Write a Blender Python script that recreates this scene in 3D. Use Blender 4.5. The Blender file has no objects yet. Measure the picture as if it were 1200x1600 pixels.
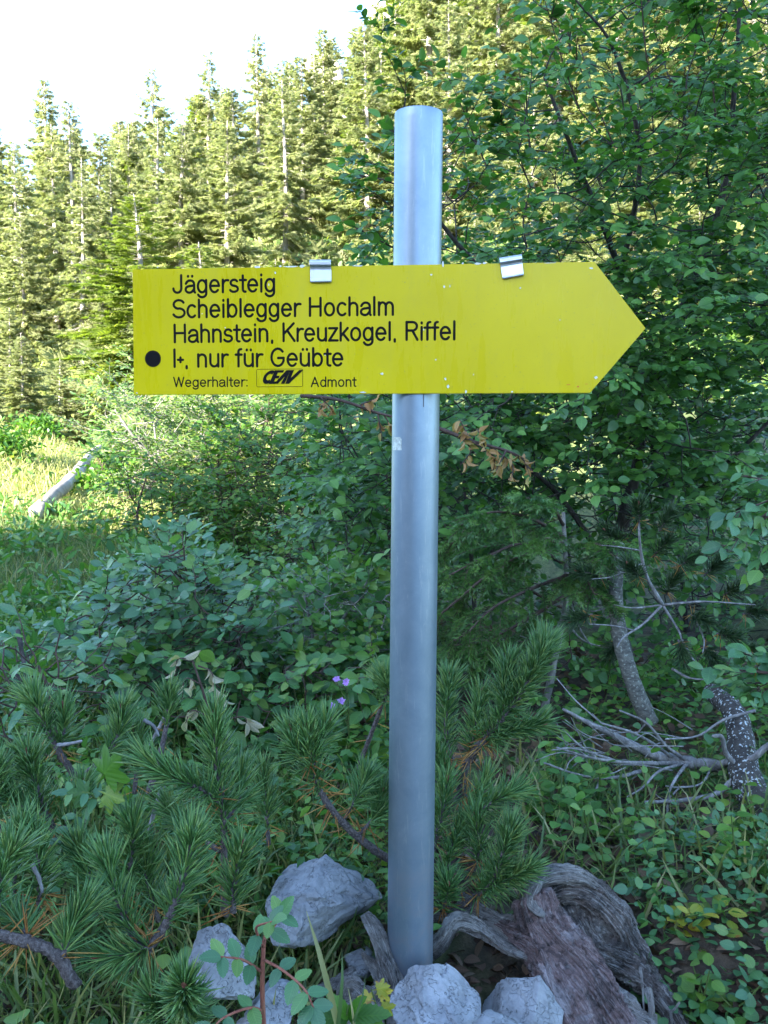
import bpy, bmesh, math
import numpy as np
from mathutils import Vector, Matrix, noise as mnoise
from mathutils.bvhtree import BVHTree

S = bpy.context.scene
COL = S.collection
rng = np.random.default_rng(11)

# ------------------------------------------------------------------ camera
EYE = np.array([0.0, 0.0, 0.85])
PITCH = math.radians(3.7)
FPX = 1450.0
cam_d = bpy.data.cameras.new("camera")
cam_d.sensor_fit = 'VERTICAL'
cam_d.sensor_height = 36.0
cam_d.lens = 36.0 * FPX / 1600.0
cam_d.clip_start = 0.05
cam_d.clip_end = 1500.0
cam = bpy.data.objects.new("camera", cam_d)
COL.objects.link(cam)
cam.location = EYE
cam.rotation_euler = (math.radians(90) - PITCH, 0, 0)
S.camera = cam

# ------------------------------------------------------------------ sky, sun, exposure
SUN_EL, SUN_AZ = math.radians(20), math.radians(40)     # azimuth: behind the camera, to its left
SUN_DIR = np.array([-math.sin(SUN_AZ) * math.cos(SUN_EL), -math.cos(SUN_AZ) * math.cos(SUN_EL), math.sin(SUN_EL)])
W = bpy.data.worlds.new("World")
S.world = W
W.use_nodes = True
_n = W.node_tree.nodes
_sk = _n.new('ShaderNodeTexSky')
_sk.sky_type = 'NISHITA'
_sk.sun_disc = False
_sk.sun_elevation = SUN_EL
_sk.sun_rotation = math.pi + SUN_AZ
_sk.altitude = 900.0
_sk.air_density = 1.0
_sk.dust_density = 1.0
_sk.ozone_density = 2.5
W.node_tree.links.new(_sk.outputs[0], _n['Background'].inputs[0])
_n['Background'].inputs[1].default_value = 0.15
sl = bpy.data.lights.new("sun", 'SUN')
sl.energy = 5.0
sl.angle = math.radians(0.5)
sl.color = (1.0, 0.93, 0.80)
so = bpy.data.objects.new("sun", sl)
COL.objects.link(so)
so.rotation_euler = Vector(SUN_DIR).to_track_quat('Z', 'Y').to_euler()
S.view_settings.view_transform = 'Standard'
S.view_settings.look = 'None'
S.view_settings.gamma = 1.0
S.view_settings.exposure = 3.05
try:
    S.view_settings.use_curve_mapping = False
except Exception:
    pass
S.cycles.max_bounces = 6
S.cycles.diffuse_bounces = 4
S.cycles.transmission_bounces = 3
S.cycles.glossy_bounces = 2
S.cycles.use_denoising = True

_F = np.array([0, math.cos(PITCH), -math.sin(PITCH)])
_U = np.array([0, math.sin(PITCH), math.cos(PITCH)])
_R = np.array([1.0, 0, 0])


def ray(px, py):
    return _F * FPX + _R * (px - 600.0) + _U * (800.0 - py)


def at(px, py, Y):
    """world point at depth Y seen at a photograph pixel"""
    d = ray(px, py)
    return EYE + d * (Y / d[1])


def px_of(p):
    q = np.asarray(p) - EYE
    z = q @ _F
    return 600 + FPX * (q @ _R) / z, 800 - FPX * (q @ _U) / z


def unit(v):
    v = np.asarray(v, float)
    return v / (np.linalg.norm(v, axis=-1, keepdims=True) + 1e-12)


def smooth(a, b, x):
    t = np.clip((x - a) / (b - a), 0, 1)
    return t * t * (3 - 2 * t)


# ------------------------------------------------------------------ terrain height
def H(x, y):
    x = np.asarray(x, float)
    y = np.asarray(y, float)
    z = 0.03 * np.sin(x * 2.1 + 1) * np.cos(y * 1.7) + 0.02 * np.sin(x * 5.3 + y * 3.1)
    a = np.clip(x / np.maximum(y, 1.0), -0.6, 0.8)
    s = np.interp(a, [-0.6, -0.42, -0.3, -0.15, 0.0, 0.15, 0.45], [0.02, 0.06, 0.16, 0.33, 0.42, 0.52, 0.58])
    far = np.maximum(y - 16.0, 0)
    cap = np.interp(a, [-0.6, -0.4, -0.2, 0.1, 0.4], [60, 58, 62, 80, 84])
    z = z + s * np.minimum(far, cap) + 0.12 * s * np.maximum(far - cap, 0)
    bank = (1.02 + .3 * smooth(-.25, 0., a)) * np.clip((y - 7.1) / 5.0, 0, 1) + 0.03 * np.sin(x * .9 + y * .6) * np.minimum(np.maximum(y, 0), 30)
    z = z + bank
    # bank behind the right hand shrubs
    z = z + 0.55 * smooth(1.2, 3.2, x) * smooth(1.5, 3.5, y)
    z = z - 0.32 * np.clip(1.62 - y, 0, 1.4)
    z = z - .13 * np.exp(-(((x - .42) / .30) ** 2 + ((y - 1.42) / .30) ** 2))
    # hill behind the photographer that keeps the low sun off the near ground
    t = -(x * math.sin(SUN_AZ) + y * math.cos(SUN_AZ))
    sx = x * math.cos(SUN_AZ) - y * math.sin(SUN_AZ)
    hc = np.interp(sx, [-45, -16, -9.5, -8.0, -5.5, -4.2, -2.5, 14, 24, 40], [12, 14.0, 15.4, 16.0, 17.5, 18.9, 22.2, 23.0, 13.0, 10.0])
    hc = hc + 0.5 * np.sin(sx * .8) + .3 * np.sin(sx * 2.1 + 1)
    z = z + hc * smooth(10, 45, t) * (1 - .25 * smooth(50, 110, t))
    return z


# ------------------------------------------------------------------ materials
def new_mat(name):
    m = bpy.data.materials.new(name)
    m.use_nodes = True
    nt = m.node_tree
    for n in list(nt.nodes):
        nt.nodes.remove(n)
    out = nt.nodes.new('ShaderNodeOutputMaterial')
    b = nt.nodes.new('ShaderNodeBsdfPrincipled')
    nt.links.new(b.outputs[0], out.inputs[0])
    return m, nt, b, out


def N(nt, kind, **kw):
    n = nt.nodes.new(kind)
    for k, v in kw.items():
        if k.startswith('i_'):
            n.inputs[k[2:].replace('_', ' ')].default_value = v
        else:
            setattr(n, k, v)
    return n


def ramp(nt, src, stops):
    r = nt.nodes.new('ShaderNodeValToRGB')
    els = r.color_ramp.elements
    while len(els) > 1:
        els.remove(els[-1])
    els[0].position = stops[0][0]
    els[0].color = (*stops[0][1], 1)
    for p, c in stops[1:]:
        e = els.new(p)
        e.color = (*c, 1)
    nt.links.new(src, r.inputs[0])
    return r.outputs[0]


def noise_tex(nt, scale, detail=4, rough=.55, vec=None, dist=0.0):
    n = nt.nodes.new('ShaderNodeTexNoise')
    n.inputs['Scale'].default_value = scale
    n.inputs['Detail'].default_value = detail
    n.inputs['Roughness'].default_value = rough
    n.inputs['Distortion'].default_value = dist
    if vec is not None:
        nt.links.new(vec, n.inputs['Vector'])
    return n


def bump(nt, b, h, strength, dist):
    bp = nt.nodes.new('ShaderNodeBump')
    bp.inputs['Strength'].default_value = strength
    bp.inputs['Distance'].default_value = dist
    nt.links.new(h, bp.inputs['Height'])
    nt.links.new(bp.outputs[0], b.inputs['Normal'])
    return bp


def leaf_mat(name, cols, rough=.45, trans=.35, spec=.5, vein=True, spots=None, tint=(1.7, 1.9, .7, 1)):
    """cols: list of colours picked by a per-leaf random value"""
    m, nt, b, out = new_mat(name)
    at_ = N(nt, 'ShaderNodeAttribute', attribute_name='rnd')
    stops = [(i / max(1, len(cols) - 1), c) for i, c in enumerate(cols)]
    c = ramp(nt, at_.outputs['Fac'], stops)
    geo = N(nt, 'ShaderNodeNewGeometry')
    nz = noise_tex(nt, 9, 3, vec=geo.outputs['Position'])
    hs = N(nt, 'ShaderNodeHueSaturation')
    mr = N(nt, 'ShaderNodeMapRange')
    mr.inputs['To Min'].default_value = .6
    mr.inputs['To Max'].default_value = 1.4
    nt.links.new(nz.outputs['Fac'], mr.inputs['Value'])
    nt.links.new(mr.outputs[0], hs.inputs['Value'])
    nt.links.new(c, hs.inputs['Color'])
    c = hs.outputs[0]
    if vein:
        uv = N(nt, 'ShaderNodeUVMap')
        sep = N(nt, 'ShaderNodeSeparateXYZ')
        nt.links.new(uv.outputs[0], sep.inputs[0])
        ab = N(nt, 'ShaderNodeMath', operation='ABSOLUTE')
        nt.links.new(sep.outputs['X'], ab.inputs[0])
        # side veins: sin((y - .6|x|) * k)
        m1 = N(nt, 'ShaderNodeMath', operation='MULTIPLY_ADD')
        m1.inputs[1].default_value = -.8
        nt.links.new(ab.outputs[0], m1.inputs[0])
        nt.links.new(sep.outputs['Y'], m1.inputs[2])
        m2 = N(nt, 'ShaderNodeMath', operation='MULTIPLY')
        m2.inputs[1].default_value = 52
        nt.links.new(m1.outputs[0], m2.inputs[0])
        m3 = N(nt, 'ShaderNodeMath', operation='SINE')
        nt.links.new(m2.outputs[0], m3.inputs[0])
        v1 = ramp(nt, m3.outputs[0], [(.80, (0, 0, 0)), (1, (1, 1, 1))])
        v2 = ramp(nt, ab.outputs[0], [(0.012, (1, 1, 1)), (.03, (0, 0, 0))])
        mx = N(nt, 'ShaderNodeMix', data_type='RGBA', blend_type='LIGHTEN')
        mx.inputs[0].default_value = 1
        nt.links.new(v1, mx.inputs[6])
        nt.links.new(v2, mx.inputs[7])
        vm = N(nt, 'ShaderNodeMix', data_type='RGBA')
        sc = N(nt, 'ShaderNodeMath', operation='MULTIPLY')
        sc.inputs[1].default_value = .35
        nt.links.new(mx.outputs[2], sc.inputs[0])
        nt.links.new(sc.outputs[0], vm.inputs[0])
        nt.links.new(c, vm.inputs[6])
        lift = N(nt, 'ShaderNodeMix', data_type='RGBA', blend_type='MULTIPLY')
        lift.inputs[0].default_value = 1
        nt.links.new(c, lift.inputs[6])
        lift.inputs[7].default_value = (1.9, 1.6, 1.6, 1)
        lift.clamp_result = False
        nt.links.new(lift.outputs[2], vm.inputs[7])
        c = vm.outputs[2]
        bump(nt, b, m3.outputs[0], .12, .002)
    if spots:
        ns = noise_tex(nt, 60, 2, vec=geo.outputs['Position'])
        f = ramp(nt, ns.outputs['Fac'], [(.60, (0, 0, 0)), (.68, (1, 1, 1))])
        sm = N(nt, 'ShaderNodeMix', data_type='RGBA')
        nt.links.new(f, sm.inputs[0])
        nt.links.new(c, sm.inputs[6])
        sm.inputs[7].default_value = (*spots, 1)
        c = sm.outputs[2]
    nt.links.new(c, b.inputs['Base Color'])
    b.inputs['Roughness'].default_value = rough
    b.inputs['Specular IOR Level'].default_value = spec
    tr = N(nt, 'ShaderNodeBsdfTranslucent')
    tc = N(nt, 'ShaderNodeMix', data_type='RGBA', blend_type='MULTIPLY')
    tc.inputs[0].default_value = 1
    tc.clamp_result = False
    nt.links.new(c, tc.inputs[6])
    tc.inputs[7].default_value = tint
    nt.links.new(tc.outputs[2], tr.inputs[0])
    ms = N(nt, 'ShaderNodeMixShader')
    ms.inputs[0].default_value = trans
    nt.links.new(b.outputs[0], ms.inputs[1])
    nt.links.new(tr.outputs[0], ms.inputs[2])
    nt.links.new(ms.outputs[0], out.inputs[0])
    return m


def bark_mat(name, c1, c2, c3=None, scale=30, stretch=.25, rough=.85, lich=None, bmp=.5):
    m, nt, b, out = new_mat(name)
    uv = N(nt, 'ShaderNodeUVMap')
    geo = N(nt, 'ShaderNodeNewGeometry')
    mp = N(nt, 'ShaderNodeMapping')
    mp.inputs['Scale'].default_value = (1, 1, stretch)
    nt.links.new(geo.outputs['Position'], mp.inputs[0])
    n1 = noise_tex(nt, scale, 6, .65, mp.outputs[0], .3)
    c = ramp(nt, n1.outputs['Fac'], [(.3, c1), (.52, c2), (.7, c3 or c2)])
    if lich:
        n2 = noise_tex(nt, scale * 2.2, 3, .5, geo.outputs['Position'])
        f = ramp(nt, n2.outputs['Fac'], [(.58, (0, 0, 0)), (.64, (1, 1, 1))])
        mx = N(nt, 'ShaderNodeMix', data_type='RGBA')
        nt.links.new(f, mx.inputs[0])
        nt.links.new(c, mx.inputs[6])
        mx.inputs[7].default_value = (*lich, 1)
        c = mx.outputs[2]
    nt.links.new(c, b.inputs['Base Color'])
    b.inputs['Roughness'].default_value = rough
    b.inputs['Specular IOR Level'].default_value = .25
    bump(nt, b, n1.outputs['Fac'], bmp, .01)
    return m


M = {}
M['beech'] = leaf_mat('beech_leaf', [(.038, .105, .030), (.055, .145, .034), (.075, .185, .038), (.11, .23, .042)], .42, .32)
M['hazel'] = leaf_mat('hazel_leaf', [(.045, .12, .055), (.060, .16, .065), (.078, .185, .06), (.12, .22, .048)], .40, .25)
M['fresh'] = leaf_mat('fresh_leaf', [(.034, .10, .012), (.052, .14, .016), (.078, .18, .020), (.13, .20, .022)], .48, .35)
M['willow'] = leaf_mat('willow_leaf', [(.055, .12, .03), (.09, .165, .035), (.12, .19, .05), (.20, .22, .045)], .5, .35, vein=False)
M['herb'] = leaf_mat('herb_leaf', [(.036, .105, .032), (.055, .15, .036), (.08, .19, .036), (.13, .21, .034)], .45, .3)
M['yellowing'] = leaf_mat('yellowing_leaf', [(.07, .14, .02), (.20, .22, .02), (.35, .28, .03)], .5, .3, spots=(.22, .10, .02))
M['dead'] = leaf_mat('dead_leaf', [(.26, .14, .06), (.34, .19, .085), (.40, .26, .12), (.22, .20, .06)], .7, .25, spec=.2)
M['pale_dead'] = leaf_mat('pale_dead_leaf', [(.26, .24, .16), (.36, .34, .24), (.20, .19, .11)], .7, .3, spec=.2)
M['litter'] = leaf_mat('litter_leaf', [(.04, .025, .018), (.08, .05, .032), (.12, .08, .055), (.18, .14, .10)], .8, .1, spec=.2)
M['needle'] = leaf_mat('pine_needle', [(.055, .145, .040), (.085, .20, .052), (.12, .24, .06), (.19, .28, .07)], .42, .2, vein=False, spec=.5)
M['needle_dark'] = leaf_mat('pine_needle_painted_shade', [(.020, .055, .018), (.035, .08, .022), (.055, .10, .03)], .45, .15, vein=False)  # copy of the pine needle with shade painted in as darker greens
M['needle_dead'] = leaf_mat('dead_needle', [(.26, .10, .02), (.36, .17, .04), (.40, .24, .06)], .6, .2, vein=False)
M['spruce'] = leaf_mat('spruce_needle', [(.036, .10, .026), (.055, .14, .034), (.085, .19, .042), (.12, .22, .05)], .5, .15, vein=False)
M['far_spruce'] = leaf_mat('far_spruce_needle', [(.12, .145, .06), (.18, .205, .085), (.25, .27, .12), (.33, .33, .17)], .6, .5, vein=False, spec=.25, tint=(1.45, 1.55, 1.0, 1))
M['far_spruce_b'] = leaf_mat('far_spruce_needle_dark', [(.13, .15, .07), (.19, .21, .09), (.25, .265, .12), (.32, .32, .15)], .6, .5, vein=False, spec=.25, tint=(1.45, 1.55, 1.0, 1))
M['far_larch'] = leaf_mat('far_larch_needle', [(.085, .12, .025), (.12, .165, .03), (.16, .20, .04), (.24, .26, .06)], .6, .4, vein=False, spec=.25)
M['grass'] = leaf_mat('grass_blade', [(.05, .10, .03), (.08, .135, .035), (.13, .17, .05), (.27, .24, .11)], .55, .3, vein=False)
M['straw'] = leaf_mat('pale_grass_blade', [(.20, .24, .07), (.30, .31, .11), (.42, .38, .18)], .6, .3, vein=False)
M['moss'] = leaf_mat('heath_leaf', [(.035, .075, .012), (.06, .11, .016), (.09, .135, .02), (.14, .15, .03)], .6, .25, vein=False)
M['petal'] = leaf_mat('violet_petal', [(.36, .18, .55), (.42, .24, .62)], .5, .3, vein=False)
M['bark_dark'] = bark_mat('dark_bark', (.022, .018, .016), (.055, .046, .042), (.10, .09, .085), 60)
M['bark_twig'] = bark_mat('twig_bark', (.05, .032, .026), (.085, .055, .045), (.12, .085, .07), 80)
M['bark_pine'] = bark_mat('pine_shoot_bark', (.05, .038, .036), (.14, .115, .11), (.24, .21, .20), 240, .8, bmp=.9)
M['bark_grey'] = bark_mat('grey_bark', (.09, .085, .075), (.20, .19, .17), (.34, .33, .30), 55, .5)
M['bark_mottled'] = bark_mat('mottled_bark', (.05, .05, .045), (.12, .12, .105), (.20, .20, .17), 60, 2.2, lich=(.26, .28, .24))
M['bark_far'] = bark_mat('far_trunk_bark', (.16, .14, .12), (.32, .29, .26), (.48, .45, .41), 3.5, .35)
M['deadwood'] = bark_mat('dead_branch_wood', (.09, .085, .08), (.20, .19, .185), (.36, .35, .34), 70, .6)
M['stem_red'] = bark_mat('reddish_stem', (.16, .05, .04), (.24, .09, .06), (.30, .14, .09), 80)
M['stem_green'] = bark_mat('green_stem', (.06, .10, .025), (.09, .14, .035), (.12, .16, .05), 80)


# ------------------------------------------------------------------ mesh assembling
class Acc:
    def __init__(s):
        s.V, s.F, s.R, s.UV, s.n = [], {}, [], [], 0

    def add(s, V, faces, rnd=0.5, uv=None):
        V = np.asarray(V, float)
        if not isinstance(faces, (list, tuple)):
            faces = [faces]
        for f in faces:
            f = np.asarray(f, int)
            s.F.setdefault(f.shape[1], []).append(f + s.n)
        s.V.append(V)
        s.R.append(np.broadcast_to(np.asarray(rnd, float), (len(V),)))
        s.UV.append(np.zeros((len(V), 2)) if uv is None else uv)
        s.n += len(V)

    def bake(s, tpl, Mx, pos, rnd):
        """tpl=(V, faces list); Mx (n,3,3) columns = axes (scaled); pos (n,3)"""
        tv, tf = tpl
        n = len(pos)
        if n == 0:
            return
        V = np.einsum('nij,kj->nki', Mx, tv) + pos[:, None, :]
        k = len(tv)
        off = (np.arange(n) * k)[:, None, None]
        faces = [(f[None] + off).reshape(-1, f.shape[1]) for f in tf]
        s.add(V.reshape(-1, 3), faces, np.repeat(rnd, k), np.tile(tv[:, :2], (n, 1)))

    def mesh(s, name, mat, smooth_=False):
        me = bpy.data.meshes.new(name)
        V = np.concatenate(s.V).astype(np.float32)
        me.vertices.add(len(V))
        me.vertices.foreach_set('co', V.ravel())
        loops, starts, p = [], [], 0
        for k, fl in s.F.items():
            f = np.concatenate(fl)
            loops.append(f.ravel())
            starts.append(p + np.arange(len(f)) * k)
            p += f.size
        loops = np.concatenate(loops).astype(np.int32)
        starts = np.concatenate(starts).astype(np.int32)
        me.loops.add(len(loops))
        me.polygons.add(len(starts))
        me.polygons.foreach_set('loop_start', starts)
        me.loops.foreach_set('vertex_index', loops)
        uvl = me.uv_layers.new(name='UVMap')
        uv = np.concatenate(s.UV)[loops].astype(np.float32)
        uvl.data.foreach_set('uv', uv.ravel())
        a = me.attributes.new('rnd', 'FLOAT', 'POINT')
        a.data.foreach_set('value', np.concatenate(s.R).astype(np.float32))
        if smooth_:
            me.polygons.foreach_set('use_smooth', np.ones(len(starts), bool))
        me.update(calc_edges=True)
        me.materials.append(mat)
        return me

    def build(s, name, mat, parent=None, smooth_=False):
        if s.n == 0:
            return None
        return link(name, s.mesh(name, mat, smooth_), parent)


def link(name, me, parent=None):
    o = bpy.data.objects.new(name, me)
    COL.objects.link(o)
    if parent is not None:
        o.parent = parent
        o.matrix_parent_inverse = Matrix.Translation(-Vector(parent.location))
    return o


def thing(name, label, cat, loc, group=None):
    o = bpy.data.objects.new(name, None)
    o.empty_display_size = .1
    COL.objects.link(o)
    o.location = Vector(np.asarray(loc, float))
    o['label'] = label
    o['category'] = cat
    if group:
        o['group'] = group
    return o


def tag(o, label, cat, group=None, kind=None):
    o['label'] = label
    o['category'] = cat
    if group:
        o['group'] = group
    if kind:
        o['kind'] = kind
    return o


def frames(d, n, size, wid=1.0):
    """columns: side, d (length), normal"""
    d = unit(d)
    n = np.asarray(n, float)
    n = unit(n - (n * d).sum(-1, keepdims=True) * d)
    sd = np.cross(d, n)
    size = np.asarray(size, float).reshape(-1, 1)
    return np.stack([sd * size * wid, d * size, n * size], axis=2)


def curve(P, k=6):
    """Catmull-Rom through points, k steps a span"""
    P = np.asarray(P, float)
    if len(P) == 2:
        t = np.linspace(0, 1, k + 1)[:, None]
        return P[0] * (1 - t) + P[1] * t
    Q = np.vstack([2 * P[0] - P[1], P, 2 * P[-1] - P[-2]])
    out = []
    for i in range(1, len(Q) - 2):
        t = np.linspace(0, 1, k, endpoint=False)[:, None]
        a, b, c, d = Q[i - 1], Q[i], Q[i + 1], Q[i + 2]
        out.append(.5 * (2 * b + (c - a) * t + (2 * a - 5 * b + 4 * c - d) * t ** 2 + (3 * b - a - 3 * c + d) * t ** 3))
    out.append(P[-1:])
    return np.vstack(out)


def tube(acc, P, R, k=6, rnd=.5, cap=True, jit=0.0):
    P = np.asarray(P, float)
    n = len(P)
    R = np.broadcast_to(np.asarray(R, float), (n,))
    T = unit(np.gradient(P, axis=0))
    a = np.array([0, 0, 1.0]) if abs(T[0][2]) < .9 else np.array([1.0, 0, 0])
    u = unit(np.cross(T[0], a))
    U = np.empty((n, 3))
    for i in range(n):
        u = u - (u @ T[i]) * T[i]
        u = u / (np.linalg.norm(u) + 1e-12)
        U[i] = u
    B = np.cross(T, U)
    th = np.arange(k) * 2 * math.pi / k
    ring = np.cos(th)[None, :, None] * U[:, None, :] + np.sin(th)[None, :, None] * B[:, None, :]
    rr = R[:, None, None] * (1 + (rng.normal(0, jit, (n, k, 1)) if jit else 0))
    V = (P[:, None, :] + ring * rr).reshape(-1, 3)
    i = np.arange(n - 1)[:, None] * k
    j = np.arange(k)[None, :]
    j2 = (j + 1) % k
    q = np.stack([i + j, i + j2, i + k + j2, i + k + j], -1).reshape(-1, 4)
    L = np.concatenate([[0], np.cumsum(np.linalg.norm(np.diff(P, axis=0), axis=1))])
    uv = np.stack([np.tile(th / 6.283, n), np.repeat(L, k)], 1)
    fs = [q]
    if cap:
        V = np.vstack([V, P[0] - T[0] * R[0] * .4, P[-1] + T[-1] * R[-1] * .4])
        uv = np.vstack([uv, [0, 0], [0, L[-1]]])
        jj = np.arange(k)
        f0 = np.stack([np.full(k, n * k), (jj + 1) % k, jj], 1)
        f1 = np.stack([np.full(k, n * k + 1), (n - 1) * k + jj, (n - 1) * k + (jj + 1) % k], 1)
        fs.append(np.vstack([f0, f1]))
    acc.add(V, fs, rnd, uv)


# ------------------------------------------------------------------ leaf templates (length 1 along +y, normal +z)
def outline_leaf(half, mid_z, edge_z, ys):
    """half widths at ys -> folded blade: left edge, midrib, right edge"""
    V, F = [], []
    n = len(ys)
    for i, y in enumerate(ys):
        V += [(-half[i], y, edge_z[i]), (0, y, mid_z[i]), (half[i], y, edge_z[i])]
    for i in range(n - 1):
        a = i * 3
        F += [(a, a + 1, a + 4, a + 3), (a + 1, a + 2, a + 5, a + 4)]
    return np.array(V, float), [np.array(F, int)]


_b = outline_leaf([.008, .24, .33, .31, .17, .005], [0, .015, .02, .0, -.04, -.10], [0, .06, .08, .05, -.01, -.10], [0, .2, .42, .62, .85, 1])
BEECH = _b
SMALL = (np.array([(0, 0, 0), (.26, .35, .05), (.2, .72, .02), (0, 1, -.06), (-.2, .72, .02), (-.26, .35, .05), (0, .5, -.02)], float),
         [np.array([(0, 1, 6), (1, 2, 6), (2, 3, 6), (3, 4, 6), (4, 5, 6), (5, 0, 6)])])
LANCE = outline_leaf([.01, .10, .12, .08, .004], [0, 0, .0, -.03, -.1], [0, .03, .03, -.0, -.1], [0, .25, .5, .78, 1])
ROUND = outline_leaf([.01, .34, .47, .44, .26, .02], [0, .02, .02, .0, -.03, -.06], [0, .07, .10, .08, .02, -.06], [0, .16, .4, .64, .88, 1])
CURLED = outline_leaf([.01, .16, .20, .15, .01], [0, -.03, -.08, -.2, -.34], [0, .12, .13, -.05, -.30], [0, .25, .5, .75, .95])
BLADE = outline_leaf([.014, .016, .011, .001], [0, .0, -.05, -.20], [0.006, .006, -.045, -.20], [0, .4, .75, 1])
NEED = (np.array([(-.5, 0, 0), (.5, 0, 0), (.45, .55, .35), (-.45, .55, .35), (0, 1, 1.2)], float), [np.array([(0, 1, 2, 3)]), np.array([(3, 2, 4)])])
NEED3 = (np.array([(-.5, 0, -.3), (.5, 0, -.3), (0, 0, .55), (-.5, .6, -.3), (.5, .6, -.3), (0, .6, .55), (0, 1, 0)], float),
         [np.array([(0, 1, 4, 3), (1, 2, 5, 4), (2, 0, 3, 5)]), np.array([(3, 4, 6), (4, 5, 6), (5, 3, 6)])])


def lobed():
    """maple/hazel like blade with toothed lobes, fan from a centre rib"""
    pts = []
    for ang, r in [(-168, .30), (-140, .52), (-128, .42), (-112, .72), (-98, .62), (-84, .46), (-70, .74), (-55, .92), (-42, .74), (-28, .52),
                   (-16, .82), (-7, .92), (0, 1.12)]:
        pts.append((math.radians(ang), r))
    full = pts + [(-a, r) for a, r in pts[-2::-1]]
    V = [(0, 0.0, .0)] + [(math.sin(a) * r * .62, .40 + math.cos(a) * r * .54, .05 * math.cos(3.2 * a) - .10 * abs(math.sin(a)) ** 2 * r) for a, r in full]
    V[0] = (0, .36, .04)
    V.append((0, 0, .0))
    n = len(full)
    F = [(0, i + 1, i + 2) for i in range(n - 1)] + [(0, n, n + 1), (0, n + 1, 1)]
    return np.array(V, float), [np.array(F, int)]


LOBED = lobed()


def toothed(nt_=7, w=.36):
    """ovate blade with saw teeth"""
    ys = np.linspace(0.02, .94, nt_ * 2 + 1)
    V, F = [(0, 0, 0)], []
    L, Rr = [], []
    for i, y in enumerate(ys):
        ww = w * (math.sin(math.pi * min(1, y ** .75)) ** .75) * (1.0 if i % 2 else .88) + .004
        z = .16 * ww
        V += [(-ww, y + (.03 if i % 2 else 0), z - .06 * y * y), (0, y, -.06 * y * y), (ww, y + (.03 if i % 2 else 0), z - .06 * y * y)]
    n = len(ys)
    V.append((0, 1, -.07))
    for i in range(n - 1):
        a = 1 + i * 3
        F += [(a, a + 1, a + 4, a + 3), (a + 1, a + 2, a + 5, a + 4)]
    T = [(0, 2, 1), (0, 3, 2), (1 + (n - 1) * 3, 2 + (n - 1) * 3, len(V) - 1), (2 + (n - 1) * 3, 3 + (n - 1) * 3, len(V) - 1)]
    return np.array(V, float), [np.array(F, int), np.array(T, int)]


TOOTH = toothed()


class Leaves:
    """collected leaf placements of one plant"""

    def __init__(s):
        s.p, s.d, s.n, s.s = [], [], [], []

    def add(s, p, d, n, size):
        s.p.append(np.atleast_2d(p)); s.d.append(np.atleast_2d(d)); s.n.append(np.atleast_2d(n)); s.s.append(np.atleast_1d(size))

    def arrays(s):
        return np.concatenate(s.p), np.concatenate(s.d), np.concatenate(s.n), np.concatenate(s.s)


_tpl_cache = {}


def leaf_variants(key, tpl, mat):
    if key not in _tpl_cache:
        ms = []
        for i in range(8):
            a = Acc()
            tv = tpl[0].copy()
            tv[:, 2] += rng.normal(0, .02) * 4 * tv[:, 0] ** 2 + rng.normal(0, .06) * tv[:, 1] ** 2
            a.add(tv, tpl[1], (i + .5) / 8, tpl[0][:, :2])
            ms.append(a.mesh('leaf', mat))
        _tpl_cache[key] = ms
    return _tpl_cache[key]


def put_leaves(lv, tpl, mat, parent, key, singles=0, wid=1.0, frame_only=True, name='leaf', mass='foliage'):
    """the nearest `singles` leaves as objects, the rest joined"""
    if not lv.p:
        return
    p, d, n, s = lv.arrays()
    Mx = frames(d, n, s, wid)
    r = rng.random(len(p))
    idx = np.zeros(0, int)
    if singles:
        q = p - EYE
        z = q @ _F
        px = 600 + FPX * (q @ _R) / z
        py = 800 - FPX * (q @ _U) / z
        face = np.abs((unit(Mx[:, :, 2]) * unit(q)).sum(1))
        score = s / z * (.3 + face)
        ok = (px > 5) & (px < 1195) & (py > 5) & (py < 1595) & (z > .2)
        score[~ok] = -1
        idx = np.argsort(-score)[:singles]
        idx = idx[score[idx] > 0]
        mv = leaf_variants(key, tpl, mat)
        for i in idx:
            o = bpy.data.objects.new(name, mv[min(7, int(r[i] * 8))])
            COL.objects.link(o)
            m = np.eye(4)
            m[:3, :3] = Mx[i]
            m[:3, 3] = p[i] - np.array(parent.location)
            o.parent = parent
            o.matrix_basis = Matrix(m.tolist())
    keep = np.ones(len(p), bool)
    keep[idx] = False
    if keep.any():
        a = Acc()
        a.bake(tpl, Mx[keep], p[keep], r[keep])
        o = a.build(mass, mat, parent)
        o['kind'] = 'stuff'


UP = np.array([0, 0, 1.0])
OPEN = unit(np.array([-.35, -.8, .5]))      # towards the open sky over the clearing


def rand_unit(n=1):
    v = rng.normal(size=(n, 3))
    return unit(v)


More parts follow.
